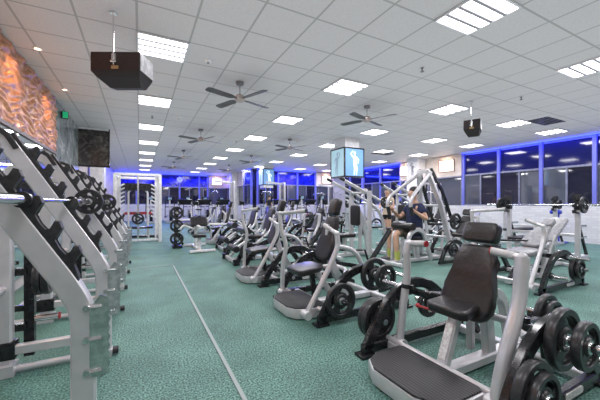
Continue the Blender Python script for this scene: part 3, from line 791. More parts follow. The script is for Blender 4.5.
# ================================================================== curl / incline board (the white-armed one)
def make_curl():
    t = empty('seated_curl_bench'); t['category'] = 'exercise bench'
    f = MB(); f.tube([(-.05, -.55, .04), (-.05, .7, .04)], sq=(.07, .06), up=(1, 0, 0)).tube([(-.3, -.55, .04), (.3, -.55, .04)], sq=(.09, .05), up=(0, 1, 0))
    f.tube([(-.3, .7, .04), (.3, .7, .04)], sq=(.07, .06), up=(0, 1, 0)).tube([(-.05, -.4, .05), (-.05, -.36, .36)], sq=(.07, .07)).tube([(-.05, .2, .05), (-.05, .16, .58)], sq=(.07, .07))
    f.tube([(-.05, .16, .55), (-.05, -.15, .62), (-.05, -.5, .60)], sq=(.06, .06), rad=.1, up=(1, 0, 0))
    f.tube([(-.05, .16, .50), (.3, .3, .62), (.75, .3, .6), (.95, .3, .66)], .028, rad=.1).tube([(-.05, .16, .5), (-.35, .3, .62), (-.42, .3, .5)], .028, rad=.1)
    f.build('main_frame', WHITEP, t)
    MB().prism(rrect(.30, .34, .05), (-.05, -.36, .39), (1, 0, 0), (0, 1, 0), .07, .022, 3).build('seat', VINYL, t)
    MB().prism(rrect(.42, .30, .05), (.0, -.02, .72), (1, 0, 0), (0, .75, .66), .07, .022, 3).build('arm_pad', VINYL, t)
    MB().cyl((.95, .3, .66), (1.1, .3, .69), .03).build('handle', RUBBER, t)
    for hx_ in (.35, .8): MB().cyl((hx_, .1, .60), (hx_, .55, .60), .018).build('handle', RUBBER, t)
    b_ = MB().tube([(-.5, .7, .04), (-.45, .7, 1.08)], sq=(.07, .09), up=(0, 1, 0)).box((-.47, .6, .03), (.24, .4, .05)); b_.tube([(-.3, .7, .05), (-.48, .7, .5)], sq=(.05, .05))
    b_.build('plate_tree_post', BLACK, t)
    for z in (.235, .585, .935):
        p = MB(); p.cyl((-.47, .68, z), (-.47, .40, z), .024).cyl((-.47, .68, z), (-.47, 1.0, z), .024)
        p.build('plate_peg', CHROME, t)
    return t
CURL = make_curl()
place(CURL, 1.35, 8.2, 0, 'white framed curl bench with a black plate tree, alone in the left aisle')
for z, w_ in ((.235, 'bottom'), (.585, 'middle'), (.935, 'top')):
    plates(1.35 - .47, 8.2 + .66, z, 'bb', 'on the %s near peg of the left aisle plate tree' % w_, -1)
# ================================================================== tall levers: lat pulldown, high row
def make_lat():
    t = empty('lat_pulldown_machine'); t['category'] = 'pulldown machine'
    f = MB()
    f.tube([(-.75, 0, .05), (.75, 0, .05)], sq=(.08, .07), up=(0, 1, 0)).tube([(.7, -.45, .05), (.7, .45, .05)], sq=(.07, .07), up=(1, 0, 0)).tube([(-.72, -.32, .05), (-.72, .32, .05)], sq=(.07, .07), up=(1, 0, 0))
    for s_ in (-1, 1):
        f.tube([(.62, s_ * .40, .06), (.42, s_ * .26, 1.15), (.20, s_ * .10, 1.87)], sq=(.06, .10), up=(1, 0, 0))
        f.tube([(.2, s_ * .20, .06), (-.02, s_ * .20, .62), (-.20, s_ * .20, .70), (-.42, s_ * .20, .60), (-.45, s_ * .20, .06)], sq=(.06, .075), up=(0, 1, 0), rad=.14)
    f.tube([(.20, -.12, 1.85), (.20, .12, 1.85)], sq=(.08, .08), up=(1, 0, 0)).tube([(.42, -.28, 1.15), (.42, .28, 1.15)], .025).tube([(.56, -.36, .5), (.56, .36, .5)], .025)
    f.build('main_frame', SILVER, t)
    MB().prism(rrect(.36, .34, .05), (-.02, 0, .50), (1, 0, 0), (0, 1, 0), .075, .024, 3).build('seat', VINYL, t)
    MB().tube([(.05, 0, .06), (.0, 0, .47)], sq=(.07, .07), up=(0, 1, 0)).build('seat_post', SILVER, t)
    MB().cyl((-.36, -.26, .745), (-.36, .26, .745), .07).build('thigh_roller', VINYL, t)
    MB().tube([(-.36, 0, .72), (-.40, 0, .30), (-.45, 0, .07)], sq=(.05, .05), up=(0, 1, 0)).build('roller_post', SILVER, t)
    for s_ in (-1, 1):
        a = MB().tube([(.30, s_ * .13, 1.85), (-.05, s_ * .22, 1.60), (-.42, s_ * .30, 1.34), (-.50, s_ * .30, 1.20), (-.44, s_ * .30, .98)], .034, 12, rad=.12)
        a.cyl((.2, s_ * .10, 1.85), (.30, s_ * .13, 1.85), .04).build('lifting_arm', SILVER, t)
        MB().cyl((-.48, s_ * .30, 1.13), (-.435, s_ * .30, .96), .036).build('hand_grip', RUBBER, t)
    MB().tube([(.26, -.14, 1.90), (.50, -.22, 1.45), (.80, -.24, .80)], sq=(.05, .06), up=(0, 1, 0)).tube([(.26, .14, 1.90), (.50, .22, 1.45), (.80, .24, .80)], sq=(.05, .06), up=(0, 1, 0)).tube([(.80, -.5, .82), (.80, .5, .82)], .0245).build('counter_lever', BLACK, t)
    for s_ in (-1, 1):
        g = MB()
        g.tube([(.15, s_ * .46, .05), (.30, s_ * .46, .34), (.52, s_ * .46, .46), (.78, s_ * .46, .38), (.98, s_ * .46, .05)], sq=(.05, .08), up=(0, 1, 0), rad=.14).tube([(.1, s_ * .46, .05), (1.0, s_ * .46, .05)], sq=(.05, .06), up=(0, 1, 0))
        g.cyl((.45, s_ * .46, .28), (.45, s_ * .70, .28), .0245)
        g.build('side_guard', BLACK, t)
    return t
LAT = make_lat()
place(LAT, 4.98, 4.40, 0, 'tall silver lat pulldown with the seated man in navy')
plates(5.43, 4.40 - .49, .28, 'm', 'on the low near peg of the lat pulldown with the seated man', -1)
plates(5.78, 4.40 - .29, .82, 'b', 'on the near end of the high lever of the lat pulldown', -1)
def make_row():
    t = empty('high_row_machine'); t['category'] = 'row machine'
    f = MB()
    f.tube([(-.7, 0, .05), (.7, 0, .05)], sq=(.08, .07), up=(0, 1, 0)).tube([(.65, -.42, .05), (.65, .42, .05)], sq=(.07, .07), up=(1, 0, 0)).tube([(-.65, -.36, .05), (-.65, .36, .05)], sq=(.07, .07), up=(1, 0, 0))
    f.tube([(.12, -.32, .06), (.12, -.32, 1.47)], sq=(.07, .09), up=(0, 1, 0)).tube([(.12, .32, .06), (.12, .32, 1.47)], sq=(.07, .09), up=(0, 1, 0)).tube([(.12, -.36, 1.43), (.12, .36, 1.43)], .03)
    f.tube([(.12, -.32, .09), (.12, .32, .09)], sq=(.07, .07), up=(1, 0, 0))
    for s_ in (-1, 1): f.tube([(.62, s_ * .36, .07), (.50, s_ * .34, .80), (.36, s_ * .33, 1.05), (.14, s_ * .32, 1.20)], .036, rad=.2)
    f.build('main_frame', SILVER, t)
    MB().prism(rrect(.42, .34, .05), (-.32, 0, .48), (1, 0, 0), (0, 1, 0), .075, .024, 3).build('seat', VINYL, t)
    MB().tube([(-.3, 0, .06), (-.32, 0, .45)], sq=(.08, .08), up=(0, 1, 0)).build('seat_post', SILVER, t)
    MB().prism(rrect(.30, .46, .06), (-.02, 0, .92), (0, 1, 0), (0, 0, 1), .07, .024, 3).build('chest_pad', VINYL, t)
    MB().tube([(.0, 0, .9), (.12, 0, .9), (.12, 0, .09)], sq=(.06, .06), up=(0, 1, 0)).build('pad_post', SILVER, t)
    for s_ in (-1, 1):
        MB().tube([(-.60, s_ * .24, 1.73), (.12, s_ * .24, 1.43), (.64, s_ * .24, 1.19)], .027).cyl((.12, s_ * .20, 1.43), (.12, s_ * .34, 1.43), .034).tube([(-.52, s_ * .24, 1.66), (.05, s_ * .24, 1.42)], .015).build('lifting_arm', SILVER, t)
        MB().cyl((-.62, s_ * .24, 1.74), (-.50, s_ * .24, 1.69), .034).build('hand_grip', RUBBER, t)
        MB().cyl((.60, s_ * .22, 1.21), (.60, s_ * .52, 1.21), .0245).build('loading_horn', CHROME, t)
    return t
ROW = make_row()
place(ROW, 4.35, 5.55, 0, 'tall silver high-row machine left of the seated man')
plates(4.95, 5.55 - .28, 1.21, 'm', 'high on the near lever of the tall row machine', -1)
# ================================================================== squat racks along the left mirror
HK0, HKS = .16, .145
def make_squat(L):
    t = empty('squat_rack'); t['category'] = 'squat rack'
    for y in (0, L):
        u = MB().tube([(-.97, y, 1.665), (-.84, y, 1.66), (-.31, y, .79), (-.25, y, .66), (-.25, y, .06)], sq=(.065, .105), up=(0, 1, 0), rad=.09)
        uo = u.build('upright', SILVER, t)
        # hook strip (comb) on the front of the slope
        a = V((-.84, y, 1.66)); b_ = V((-.31, y, .79)); d = (b_ - a).normalized(); n = V((-d.z, 0, d.x)); n = n if n.x > 0 else -n
        Ls = (b_ - a).length
        out = [(0, .074), (.06, .070)]
        for j in range(6):
            k = HK0 + HKS * j
            out += [(k - .045, .064), (k - .004, .068), (k + .002, .092), (k - .026, .122), (k - .012, .138), (k + .022, .130), (k + .052, .070)]
        out += [(Ls - .02, .062), (Ls + .01, .045), (Ls, .030), (0, .030)]
        # end cap following the curve at the top
        o2 = [(p[0], p[1]) for p in out if p[0] >= 0]
        MB().prism(o2, a, d, n, .055, .006).build('hook_strip', RUBBER, uo)
        MB().tube([(-.99, y, 1.715), (-.83, y, 1.71), (-.76, y, 1.58)], sq=(.085, .035), up=(0, 1, 0), rad=.07).build('top_cap', RUBBER, uo)
        # chrome guard with saw-tooth edge
        g = []
        z0, z1 = .36, .70
        g += [(0, z0 + .0), (.012, z0 - .03), (.05, z0 - .04)]
        kk = z0 - .03
        while kk < z1: g += [(.088, kk + .010), (.080, kk + .030)]; kk += .045
        g += [(.045, z1 + .04), (.012, z1 - .01), (0, z1 - .05)]
        go = MB().prism(g, (-.222, y - .036, 0), (1, 0, 0), (0, 0, 1), .006).box((-.17, y - .01, .52), (.006, .06, .38))
        for zz in (.36, .52, .68): go.cyl((-.235, y - .03, zz), (-.235, y - .055, zz), .014, 10).cyl((-.235, y - .045, zz), (-.17, y - .045, zz), .010, 8)
        go.build('bar_catch_guard', STEEL, uo)
        bp2 = MB().tube([(-.84, y + .02, .05), (-.84, y + .02, 1.16)], sq=(.075, .095), up=(0, 1, 0)).tube([(-.84, y + .02, 1.15), (-.80, y, 1.45), (-.70, y, 1.42)], sq=(.06, .06), up=(0, 1, 0), rad=.1)
        bp2.build('rear_post', SILVER, t)
        MB().box((-.84, y + .02, .17), (.14, .10, .12), bev=.006).build('joint_plate', BLACK, t)
        MB().tube([(-1.1, y, .17), (-.78, y, .17)], sq=(.05, .06), up=(0, 1, 0)).build('rear_beam', BLACK, t)
        MB().tube([(-.80, y, .17), (-.28, y, .17)], sq=(.05, .065), up=(0, 1, 0)).build('side_beam', SILVER, t)
        MB().tube([(-1.2, y, .034), (-.18, y, .034)], .024).box((-.25, y, .03), (.11, .10, .055)).box((-.84, y, .04), (.14, .12, .075)).build('floor_rail', SILVER, t)
        MB().cyl((-.19, y, .034), (-.15, y, .034), .028).build('rail_end_cap', RUBBER, t)
        MB().cyl((-.265, y - .03, .13), (-.265, y - .075, .13), .016).sphere((-.265, y - .08, .13), .014).build('locking_pin', YEL if False else mat('brass', (.6, .45, .2), .3, .9), t)
        if y > 0:
            MB().box((-.72, y + .10, .50), (.06, .05, .84)).box((-.77, y + .08, .3), (.08, .05, .05)).box((-.77, y + .08, .7), (.08, .05, .05)).build('plate_holder', BLACK, t)
            for zz in (.34, .645):
                pg = MB().cyl((-.70, y + .1, zz), (-.55, y + .1, zz), .0245).build('plate_peg', CHROME, t)
                MB().cyl((-.55, y + .1, zz), (-.54, y + .1, zz), .026).build('peg_end', REDP, pg)
    for (cx_, cz_) in ((-1.05, .17), (-.90, 1.665), (-.84, .6)): MB().cyl((cx_, 0, cz_), (cx_, L, cz_), .024).build('cross_tube', SILVER, t)
    return t
SQ = make_squat(.96)
for (y, l) in ((1.87, 'nearest silver squat rack with black toothed hooks, at the left edge'), (3.92, 'second silver squat rack along the left mirror'), (5.95, 'farthest silver squat rack along the left mirror')):
    place(SQ, 0, y, 0, l, 'squat racks along the left mirror')
# barbells: axis along Y, origin in the middle
def make_bar(h):
    t = empty('barbell'); t['category'] = 'barbell'
    MB().cyl((0, -h, 0), (0, h, 0), .0145).build('bar_shaft', CHROME, t)
    for s_ in (-1, 1):
        MB().cyl((0, s_ * (h + .02), 0), (0, s_ * (h + .38), 0), .0250, 20).cyl((0, s_ * (h + .38), 0), (0, s_ * (h + .39), 0), .028).build('sleeve', CHROME, t)
        MB().cyl((0, s_ * (h - .005), 0), (0, s_ * (h + .03), 0), .037, 20).build('sleeve_collar', BLACK, t)
    return t
BAR, BARL = make_bar(.545), make_bar(.76)
def barbell(x, y, z, label, near='', far='', where='', B=None, h=.545):
    place(B or BAR, x, y, 0, label, None, z)
    if near: plates(x, y - h - .036, z, near, 'on the near end of the barbell ' + where, -1)
    if far: plates(x, y + h + .036, z, far, 'on the far end of the barbell ' + where, 1)
_d = (V((-.31, 0, .79)) - V((-.84, 0, 1.66))).normalized(); _n = V((-_d.z, 0, _d.x))
_p = V((-.84, 0, 1.66)) + _d * (HK0 + 3 * HKS - .0215) + _n * .086
barbell(_p.x, 2.35, _p.z, 'chrome barbell resting in the hooks of the nearest squat rack')
barbell(_p.x, 4.40, _p.z, 'chrome barbell resting in the hooks of the second squat rack', 'm', '', 'of the second squat rack')
barbell(_p.x, 6.43, _p.z, 'chrome barbell resting in the hooks of the third squat rack', 'm', '', 'of the third squat rack')
def rackplates(y, z, sizes, lab):
    off = 0
    for i, s_ in enumerate(sizes):
        o = place(PLB if s_ == 'b' else PLM, -.665 + off, y, PI / 2, 'black plate stored on the ' + lab + (', inner' if i == 0 else ', outer'), GP, z); off += .05
rackplates(2.93, .645, 'mm', 'upper rear peg of the nearest squat rack')
rackplates(4.98, .645, 'bm', 'upper rear peg of the second squat rack')
rackplates(7.01, .645, 'b', 'upper rear peg of the third squat rack')
# ================================================================== cable cage at the back left
def make_cage():
    t = empty('cable_cage'); t['category'] = 'smith machine'
    W, D_, H = 1.20, 1.5, 2.05
    for x in (-W / 2, W / 2):
        for y in (0, D_):
            MB().tube([(x, y, 0), (x, y, H)], sq=(.09, .09), up=(1, 0, 0)).build('upright', WHITEP, t)
    MB().tube([(-W / 2, 0, H), (W / 2, 0, H)], sq=(.08, .08), up=(0, 1, 0)).tube([(-W / 2, D_, H), (W / 2, D_, H)], sq=(.08, .08), up=(0, 1, 0)).tube([(-W / 2, 0, H), (-W / 2, D_, H)], sq=(.08, .08), up=(0, 0, 1)).tube([(W / 2, 0, H), (W / 2, D_, H)], sq=(.08, .08), up=(0, 0, 1)).build('top_frame', WHITEP, t)
    MB().tube([(-W / 2, D_, .05), (W / 2, D_, .05)], sq=(.08, .08), up=(0, 1, 0)).tube([(-W / 2, 0, .05), (-W / 2, D_, .05)], sq=(.08, .08), up=(0, 0, 1)).tube([(W / 2, 0, .05), (W / 2, D_, .05)], sq=(.08, .08), up=(0, 0, 1)).build('base_frame', BLACK, t)
    for x in (-W / 2 + .10, W / 2 - .10):
        MB().tube([(x, .55, .05), (x, .55, H)], sq=(.05, .05)).build('guide_post', WHITEP, t)
        c = MB(); z = .75; s_ = 1 if x < 0 else -1
        while z < 1.85:
            c.prism([(0, 0), (s_ * .12, .06), (s_ * .14, .03), (s_ * .03, -.04), (0, -.04)] if s_ > 0 else [(0, 0), (-.12, .06), (-.14, .03), (-.03, -.04), (0, -.04)], (x, .52, z), (1, 0, 0), (0, 0, 1), .05); z += .125
        c.build('hook_comb', WHITEP, t)
    MB().tube([(0, .2, .06), (0, .2, H)], sq=(.05, .05)).build('centre_post', STEEL, t)
    MB().tube([(-.28, 1.0, .1), (-.28, 1.0, 1.55), (-.16, 1.0, 1.68), (.16, 1.0, 1.68), (.28, 1.0, 1.55), (.28, 1.0, .1)], .03, rad=.05).build('inner_loop', WHITEP, t)
    MB().box((0, .95, 1.72), (.9, .05, .24)).build('top_panel', BLACK, t)
    MB().box((0, 1.45, .85), (.9, .04, .09)).build('red_crossbar', REDP, t)
    MB().box((0, .65, .42), (.85, .34, .06), bev=.02).build('bench_board', BLACK, t)
    MB().tube([(-.3, .65, .05), (-.3, .65, .40)], sq=(.05, .05)).tube([(.3, .65, .05), (.3, .65, .40)], sq=(.05, .05)).tube([(-.55, .2, .06), (.55, .2, .06)], sq=(.06, .06), up=(0, 1, 0)).build('bench_leg', WHITEP, t)
    return t
CG = make_cage()
CGP = (-.17, 9.8)
place(CG, CGP[0] + .12, CGP[1] + .55, 0, 'white smith machine cage with hooks and a centre post, far left of the aisle')
o = place(PLB, CGP[0] + .12, CGP[1] + .55 + .142, 0, 'black weight plate hung on the centre post of the white cage', GP, .72)
# ================================================================== bench racks, right
def make_benchrack(L=1.36):
    t = empty('bench_press_rack'); t['category'] = 'bench press rack'
    for y in (-L / 2, L / 2):
        MB().tube([(0, y, 0), (0, y, 1.36)], sq=(.09, .075), up=(0, 1, 0)).build('upright', SILVER, t)
        h = MB()
        h.box((0, y, 1.22), (.11, .095, .34))
        for z in (.98, 1.11, 1.26): h.prism([(0, 0), (.11, .0), (.12, .07), (.10, .07), (.085, .03), (0, .03)][::1], (-.05, y, z), (-1, 0, 0), (0, 0, 1), .07)
        h.build('bar_hook', RUBBER, t)
        MB().tube([(-.35, y, .035), (.45, y, .035)], sq=(.07, .07), up=(0, 1, 0)).build('floor_rail', SILVER, t)
        MB().tube([(.42, y, .05), (.04, y, .75)], sq=(.05, .05), up=(0, 1, 0)).build('brace', BLACK, t)
        for z in (.45, .70): MB().cyl((.03, y, z), (.38, y, z), .0245).build('plate_peg', CHROME, t)
    MB().tube([(.1, -L / 2, .5), (.1, L / 2, .5)], sq=(.06, .06), up=(1, 0, 0)).tube([(.3, -L / 2, .05), (.3, L / 2, .05)], sq=(.06, .06), up=(1, 0, 0)).build('cross_beam', SILVER, t)
    MB().prism(rrect(1.15, .29, .05), (-.55, 0, .43), (1, 0, 0), (0, 1, 0), .075, .024, 3).build('bench_pad', VINYL, t)
    MB().tube([(-1.0, 0, .04), (-1.0, 0, .40)], sq=(.06, .06)).tube([(-1.0, 0, .36), (.1, 0, .36), (.1, 0, .5)], sq=(.06, .06), up=(0, 1, 0), rad=.02).tube([(-1.0, -.25, .035), (-1.0, .25, .035)], sq=(.06, .06), up=(1, 0, 0)).build('bench_frame', SILVER, t)
    return t
BR = make_benchrack()
place(BR, 8.25, 3.68, 0, 'flat bench rack with loaded barbell, middle of the blue window side', 'bench racks')
barbell(8.145, 3.68, 1.157, 'long barbell across the middle bench rack by the blue windows', 'b', 'b', 'on the middle bench rack', BARL, .76)
place(BR, 8.25, 1.35, 0, 'flat bench rack cut by the right edge of the photo', 'bench racks')
barbell(8.145, 1.35, 1.157, 'long barbell across the rightmost bench rack', '', 'm', 'on the rightmost bench rack', BARL, .76)
place(BR, 10.5, 5.0, 0, 'flat bench rack standing close to the blue windows', 'bench racks')
barbell(10.395, 5.0, 1.157, 'long barbell across the bench rack closest to the windows', 'm', 'm', 'on the rack by the windows', BARL, .76)
# adjustable bench
def make_bench():
    t = empty('adjustable_bench'); t['category'] = 'bench'
    MB().tube([(-.6, 0, .06), (.6, 0, .06)], sq=(.07, .06), up=(0, 1, 0)).tube([(-.6, -.25, .035), (-.6, .25, .035)], sq=(.06, .06), up=(1, 0, 0)).tube([(.6, -.3, .035), (.6, .3, .035)], sq=(.06, .06), up=(1, 0, 0)).tube([(-.25, 0, .06), (-.15, 0, .40)], sq=(.06, .06), up=(0, 1, 0)).tube([(.4, 0, .06), (.25, 0, .62)], sq=(.05, .05), up=(0, 1, 0)).build('bench_frame', SILVER, t)
    MB().prism(rrect(.34, .30, .05), (-.24, 0, .44), (1, 0, .08), (0, 1, 0), .07, .022, 3).build('seat', LVINYL, t)
    MB().prism(rrect(.78, .28, .05), (.24, 0, .68), (.82, 0, .57), (0, 1, 0), .07, .022, 3).build('backrest', LVINYL, t)
    return t
BN = make_bench()
place(BN, 6.55, 2.85, 0, 'grey adjustable bench between the incline press and the bench racks')
place(BN, 10.7, 6.9, .3, 'grey adjustable bench near the corner of the blue windows')
# dumbbell trees
def make_tree(matp):
    t = empty('dumbbell_tree'); t['category'] = 'dumbbell rack'
    MB().tube([(0, 0, 0), (0, 0, 1.0)], sq=(.08, .08)).box((0, 0, .02), (.4, .4, .04), bev=.01).build('post', matp, t)
    for z in (.35, .62, .9):
        for s_ in (-1, 1): MB().tube([(0, s_ * .03, z), (-.14, s_ * .045, z), (-.175, s_ * .045, z + .03)], .011).build('holder_arm', matp, t)
    return t
DT = make_tree(BLUEP)
place(DT, 11.2, 4.55, 0, 'blue dumbbell tree in front of the white brick wall')
def make_db():
    t = empty('dumbbell'); t['category'] = 'dumbbell'
    MB().cyl((0, -.08, 0), (0, .08, 0), .014).build('handle', CHROME, t)
    for s_ in (-1, 1): MB().lathe([(0, 0), (.05, 0), (.058, .01), (.058, .06), (.05, .07), (0, .07)], (0, s_ * .07, 0), (0, s_, 0), 16).build('weight_head', BLUEP, t)
    return t
DB = make_db()
for z, n_ in ((.35, 'bottom'), (.62, 'middle'), (.9, 'top')): place(DB, 11.2 - .115, 4.55, 0, 'blue dumbbell on the %s holder of the blue tree' % n_, 'blue dumbbells', z + .011 + .0145)
# ================================================================== cardio machines
def make_tread():
    t = empty('treadmill'); t['category'] = 'treadmill'
    MB().box((0, 0, .11), (1.75, .78, .12), bev=.03).build('deck', GREYP, t)
    MB().box((-.06, 0, .176), (1.5, .50, .012)).build('belt', RUBBER, t)
    MB().box((.72, 0, .22), (.34, .74, .14), bev=.05, seg=3).build('motor_cover', SILVER, t)
    for s_ in (-1, 1):
        MB().tube([(.62, s_ * .36, .15), (.80, s_ * .36, 1.15), (.72, s_ * .36, 1.28)], sq=(.06, .09), up=(0, 1, 0), rad=.05).build('upright', SILVER, t)
        MB().tube([(.75, s_ * .36, 1.12), (.30, s_ * .36, 1.06), (.12, s_ * .36, 1.0)], .024, rad=.1).build('handrail', RUBBER, t)
    c = MB().box((.76, 0, 1.26), (.10, .80, .34), (0, -.45, 0), bev=.03).build('console', BLACK, t)
    MB().box((.705, 0, 1.29), (.01, .34, .18), (0, -.45, 0)).build('console_screen', SCREENG, c, smooth=False)
    return t
def make_ellip():
    t = empty('elliptical_trainer'); t['category'] = 'elliptical trainer'
    MB().tube([(-.85, 0, .06), (.75, 0, .06)], sq=(.10, .09), up=(0, 1, 0)).tube([(-.82, -.3, .045), (-.82, .3, .045)], sq=(.07, .07), up=(1, 0, 0)).tube([(.72, -.3, .045), (.72, .3, .045)], sq=(.07, .07), up=(1, 0, 0)).tube([(.45, 0, .06), (.30, 0, .9), (.34, 0, 1.42)], sq=(.08, .08), up=(0, 1, 0), rad=.1).build('main_frame', SILVER, t)
    MB().lathe([(0, -.09), (.30, -.09), (.36, -.05), (.36, .05), (.30, .09), (0, .09)], (-.55, 0, .42), (0, 1, 0), 28).build('flywheel_cover', BLACK, t)
    for s_ in (-1, 1):
        ph = .12 * s_
        MB().tube([(-.55 - ph, s_ * .12, .42), (-.55 - ph * 2, s_ * .22, .36 + ph), (.25 + ph, s_ * .24, .26)], .028, rad=.05).build('pedal_arm', SILVER, t)
        MB().box((-.05 + ph, s_ * .24, .34), (.42, .15, .05), bev=.02).build('foot_pedal', RUBBER, t)
        MB().tube([(.28 + ph, s_ * .27, .25), (.32, s_ * .27, .95), (.18 - ph, s_ * .27, 1.35), (.04 - ph, s_ * .22, 1.62)], .024, rad=.1).cyl((.32, 0, .95), (.32, s_ * .28, .95), .025).build('swing_handle', BLACK, t)
    c = MB().box((.31, 0, 1.47), (.08, .34, .28), (0, -.4, 0), bev=.025).build('console', BLACK, t)
    MB().box((.262, 0, 1.49), (.01, .22, .15), (0, -.4, 0)).build('console_screen', SCREENG, c, smooth=False)
    return t
def make_bike():
    t = empty('exercise_bike'); t['category'] = 'exercise bike'
    MB().tube([(-.5, 0, .06), (.55, 0, .06)], sq=(.09, .08), up=(0, 1, 0)).tube([(-.5, -.28, .04), (-.5, .28, .04)], sq=(.07, .07), up=(1, 0, 0)).tube([(.55, -.28, .04), (.55, .28, .04)], sq=(.07, .07), up=(1, 0, 0)).tube([(-.15, 0, .06), (-.32, 0, .85)], sq=(.06, .06), up=(0, 1, 0)).tube([(.3, 0, .06), (.45, 0, 1.1)], sq=(.06, .06), up=(0, 1, 0)).build('main_frame', SILVER, t)
    MB().lathe([(0, -.07), (.22, -.07), (.27, -.03), (.27, .03), (.22, .07), (0, .07)], (.15, 0, .40), (0, 1, 0), 26).build('flywheel_cover', BLACK, t)
    MB().prism([(-.13, -.12), (-.02, -.13), (.14, -.03), (.16, 0), (.14, .03), (-.02, .13), (-.13, .12)], (-.34, 0, .90), (1, 0, 0), (0, 1, 0), .07, .022, 3).build('saddle', VINYL, t)
    MB().tube([(.22, -.22, 1.12), (.44, -.20, 1.10), (.46, 0, 1.08), (.44, .20, 1.10), (.22, .22, 1.12)], .018, rad=.06).build('handlebar', RUBBER, t)
    MB().box((.45, 0, 1.2), (.06, .24, .2), (0, -.4, 0), bev=.02).build('console', BLACK, t)
    for s_ in (-1, 1): MB().cyl((.15, s_ * .07, .40), (.15, s_ * .12, .40), .02).tube([(.15, s_ * .11, .40), (.15 + s_ * .14, s_ * .12, .36)], .014).box((.15 + s_ * .14, s_ * .18, .36), (.10, .10, .03)).build('crank', STEEL, t)
    return t
def make_stack():
    t = empty('cable_stack_machine'); t['category'] = 'cable machine'
    MB().tube([(-.45, 0, .04), (.5, 0, .04)], sq=(.08, .07), up=(0, 1, 0)).tube([(.45, -.35, .04), (.45, .35, .04)], sq=(.07, .07), up=(1, 0, 0)).tube([(.3, -.22, .05), (.3, -.22, 1.95), (.3, .22, 1.95), (.3, .22, .05)], sq=(.06, .06), rad=.03, up=(1, 0, 0)).tube([(.3, 0, 1.92), (-.35, 0, 1.98)], sq=(.06, .07), up=(0, 1, 0)).tube([(-.3, 0, .05), (-.3, 0, .42)], sq=(.06, .06)).build('main_frame', SILVER, t)
    s_ = MB()
    for k in range(14): s_.box((.3, 0, .16 + k * .046), (.10, .26, .041))
    s_.build('weight_stack', BLACK, t)
    for s2 in (-.06, .06): MB().cyl((.3, s2, .1), (.3, s2, 1.93), .01).build('guide_rod', CHROME, t)
    MB().prism(rrect(.38, .34, .05), (-.32, 0, .46), (1, 0, 0), (0, 1, 0), .07, .022, 3).build('seat', VINYL, t)
    MB().prism(rrect(.28, .5, .05), (-.08, 0, .86), (0, 1, 0), (.12, 0, 1), .07, .022, 3).build('backrest', VINYL, t)
    MB().tube([(-.05, 0, .8), (.1, 0, .8), (.27, 0, .8)], sq=(.05, .05), up=(0, 1, 0)).tube([(-.3, 0, .40), (-.02, 0, .5), (-.04, 0, 1.0)], sq=(.05, .05), up=(0, 1, 0), rad=.05).build('pad_support', SILVER, t)
    MB().tube([(-.35, -.5, 1.55), (-.35, -.3, 1.62), (-.35, .3, 1.62), (-.35, .5, 1.55)], .016, rad=.05).cyl((-.35, 0, 1.62), (-.35, 0, 1.96), .006).build('pull_bar', CHROME, t)
    return t
TM, EL, BK, CS = make_tread(), make_ellip(), make_bike(), make_stack()
R90 = PI / 2
def rowlabels(kind, items):
    pass
# cardio area in front of the far blue windows (faces +Y)
row_n = ['leftmost', 'second from the left', 'third from the left', 'fourth from the left', 'fifth from the left', 'sixth from the left']
for i, x in enumerate((.6, 1.7, 2.8, 3.9, 5.0)):
    place(EL, x, 20.9, R90, 'elliptical trainer before the far blue windows, %s of its row' % row_n[i], 'ellipticals by the far windows')
for i, x in enumerate((2.3, 3.4, 4.5)):
    place(TM, x, 17.9, R90, 'treadmill in front of the ellipticals, %s of its row' % row_n[i], 'treadmills at the far end')
for i, x in enumerate((7.2, 8.3, 9.4, 10.5)):
    place(TM, x, 15.8, R90, 'treadmill under the right-hand blue step windows, %s of its row' % row_n[i], 'treadmills under the step windows')
for i, x in enumerate((2.4, 3.5, 4.7)):
    place(BK, x, 15.0, R90, 'exercise bike in mid-hall before the treadmills, %s of its row' % row_n[i], 'exercise bikes')
for i, (x, y) in enumerate(((7.4, 13.6), (8.6, 13.6), (9.8, 13.6))):
    place(EL, x, y, R90, 'elliptical trainer beyond the lit poster box, %s of its row' % row_n[i], 'ellipticals beyond the poster box')
# strength machines filling the middle of the hall
place(LEG, 2.35, 7.75, 0, 'low leg machine next to the curl bench, in the left block')
place(UPR, 2.5, 9.35, 0, 'upright chest press in the left block, beyond the leg machines')
place(CS, 2.7, 11.0, 0, 'tall cable stack machine in the left block, third from the back')
place(LEG, 2.3, 12.6, 0, 'low leg machine towards the far end of the left block')
place(INC, 4.35, 7.3, 0, 'incline press behind the tall row machine')
plates(4.32, 7.3 - .54, .45, 'b', 'on the raised horn of the press behind the row machine', -1)
place(UPR, 4.45, 8.95, 0, 'upright chest press in the middle block, left of the poster column')
plates(4.54, 8.95 - .54, .45, 'bm', 'on the raised horn of the press left of the poster column', -1)
place(CS, 4.5, 10.6, 0, 'tall cable stack machine in the middle block beyond the poster column')
place(LEG, 4.5, 12.2, 0, 'low leg machine in the middle block, far row')
place(ROW, 6.6, 6.3, 0, 'tall silver high-row machine behind the seated man')
place(UPR, 6.9, 9.6, 0, 'upright chest press right of the poster column')
place(CS, 7.2, 11.3, 0, 'tall cable stack machine right of the poster column')
place(LAT, 9.4, 11.6, 0, 'tall silver lat pulldown far back, in front of the left framed picture')
place(INC, 6.75, 4.55, 0, 'silver incline press right of the seated man')
plates(6.72, 4.55 - .54, .45, 'bb', 'on the raised near horn of the press right of the man', -1)
place(LEG, 8.7, 6.9, 0, 'low leg machine in front of the corner of the blue windows')
plates(8.4, 6.9 - .46, .27, 'b', 'on the leg machine at the corner of the blue windows', -1)
place(CS, 10.2, 8.3, 0, 'tall cable stack machine below the right framed picture')
place(BK, 10.0, 10.2, 0, 'exercise bike in front of the white poster column')
place(LEG, 6.2, 14.2, 0, 'low leg machine beyond the middle column')

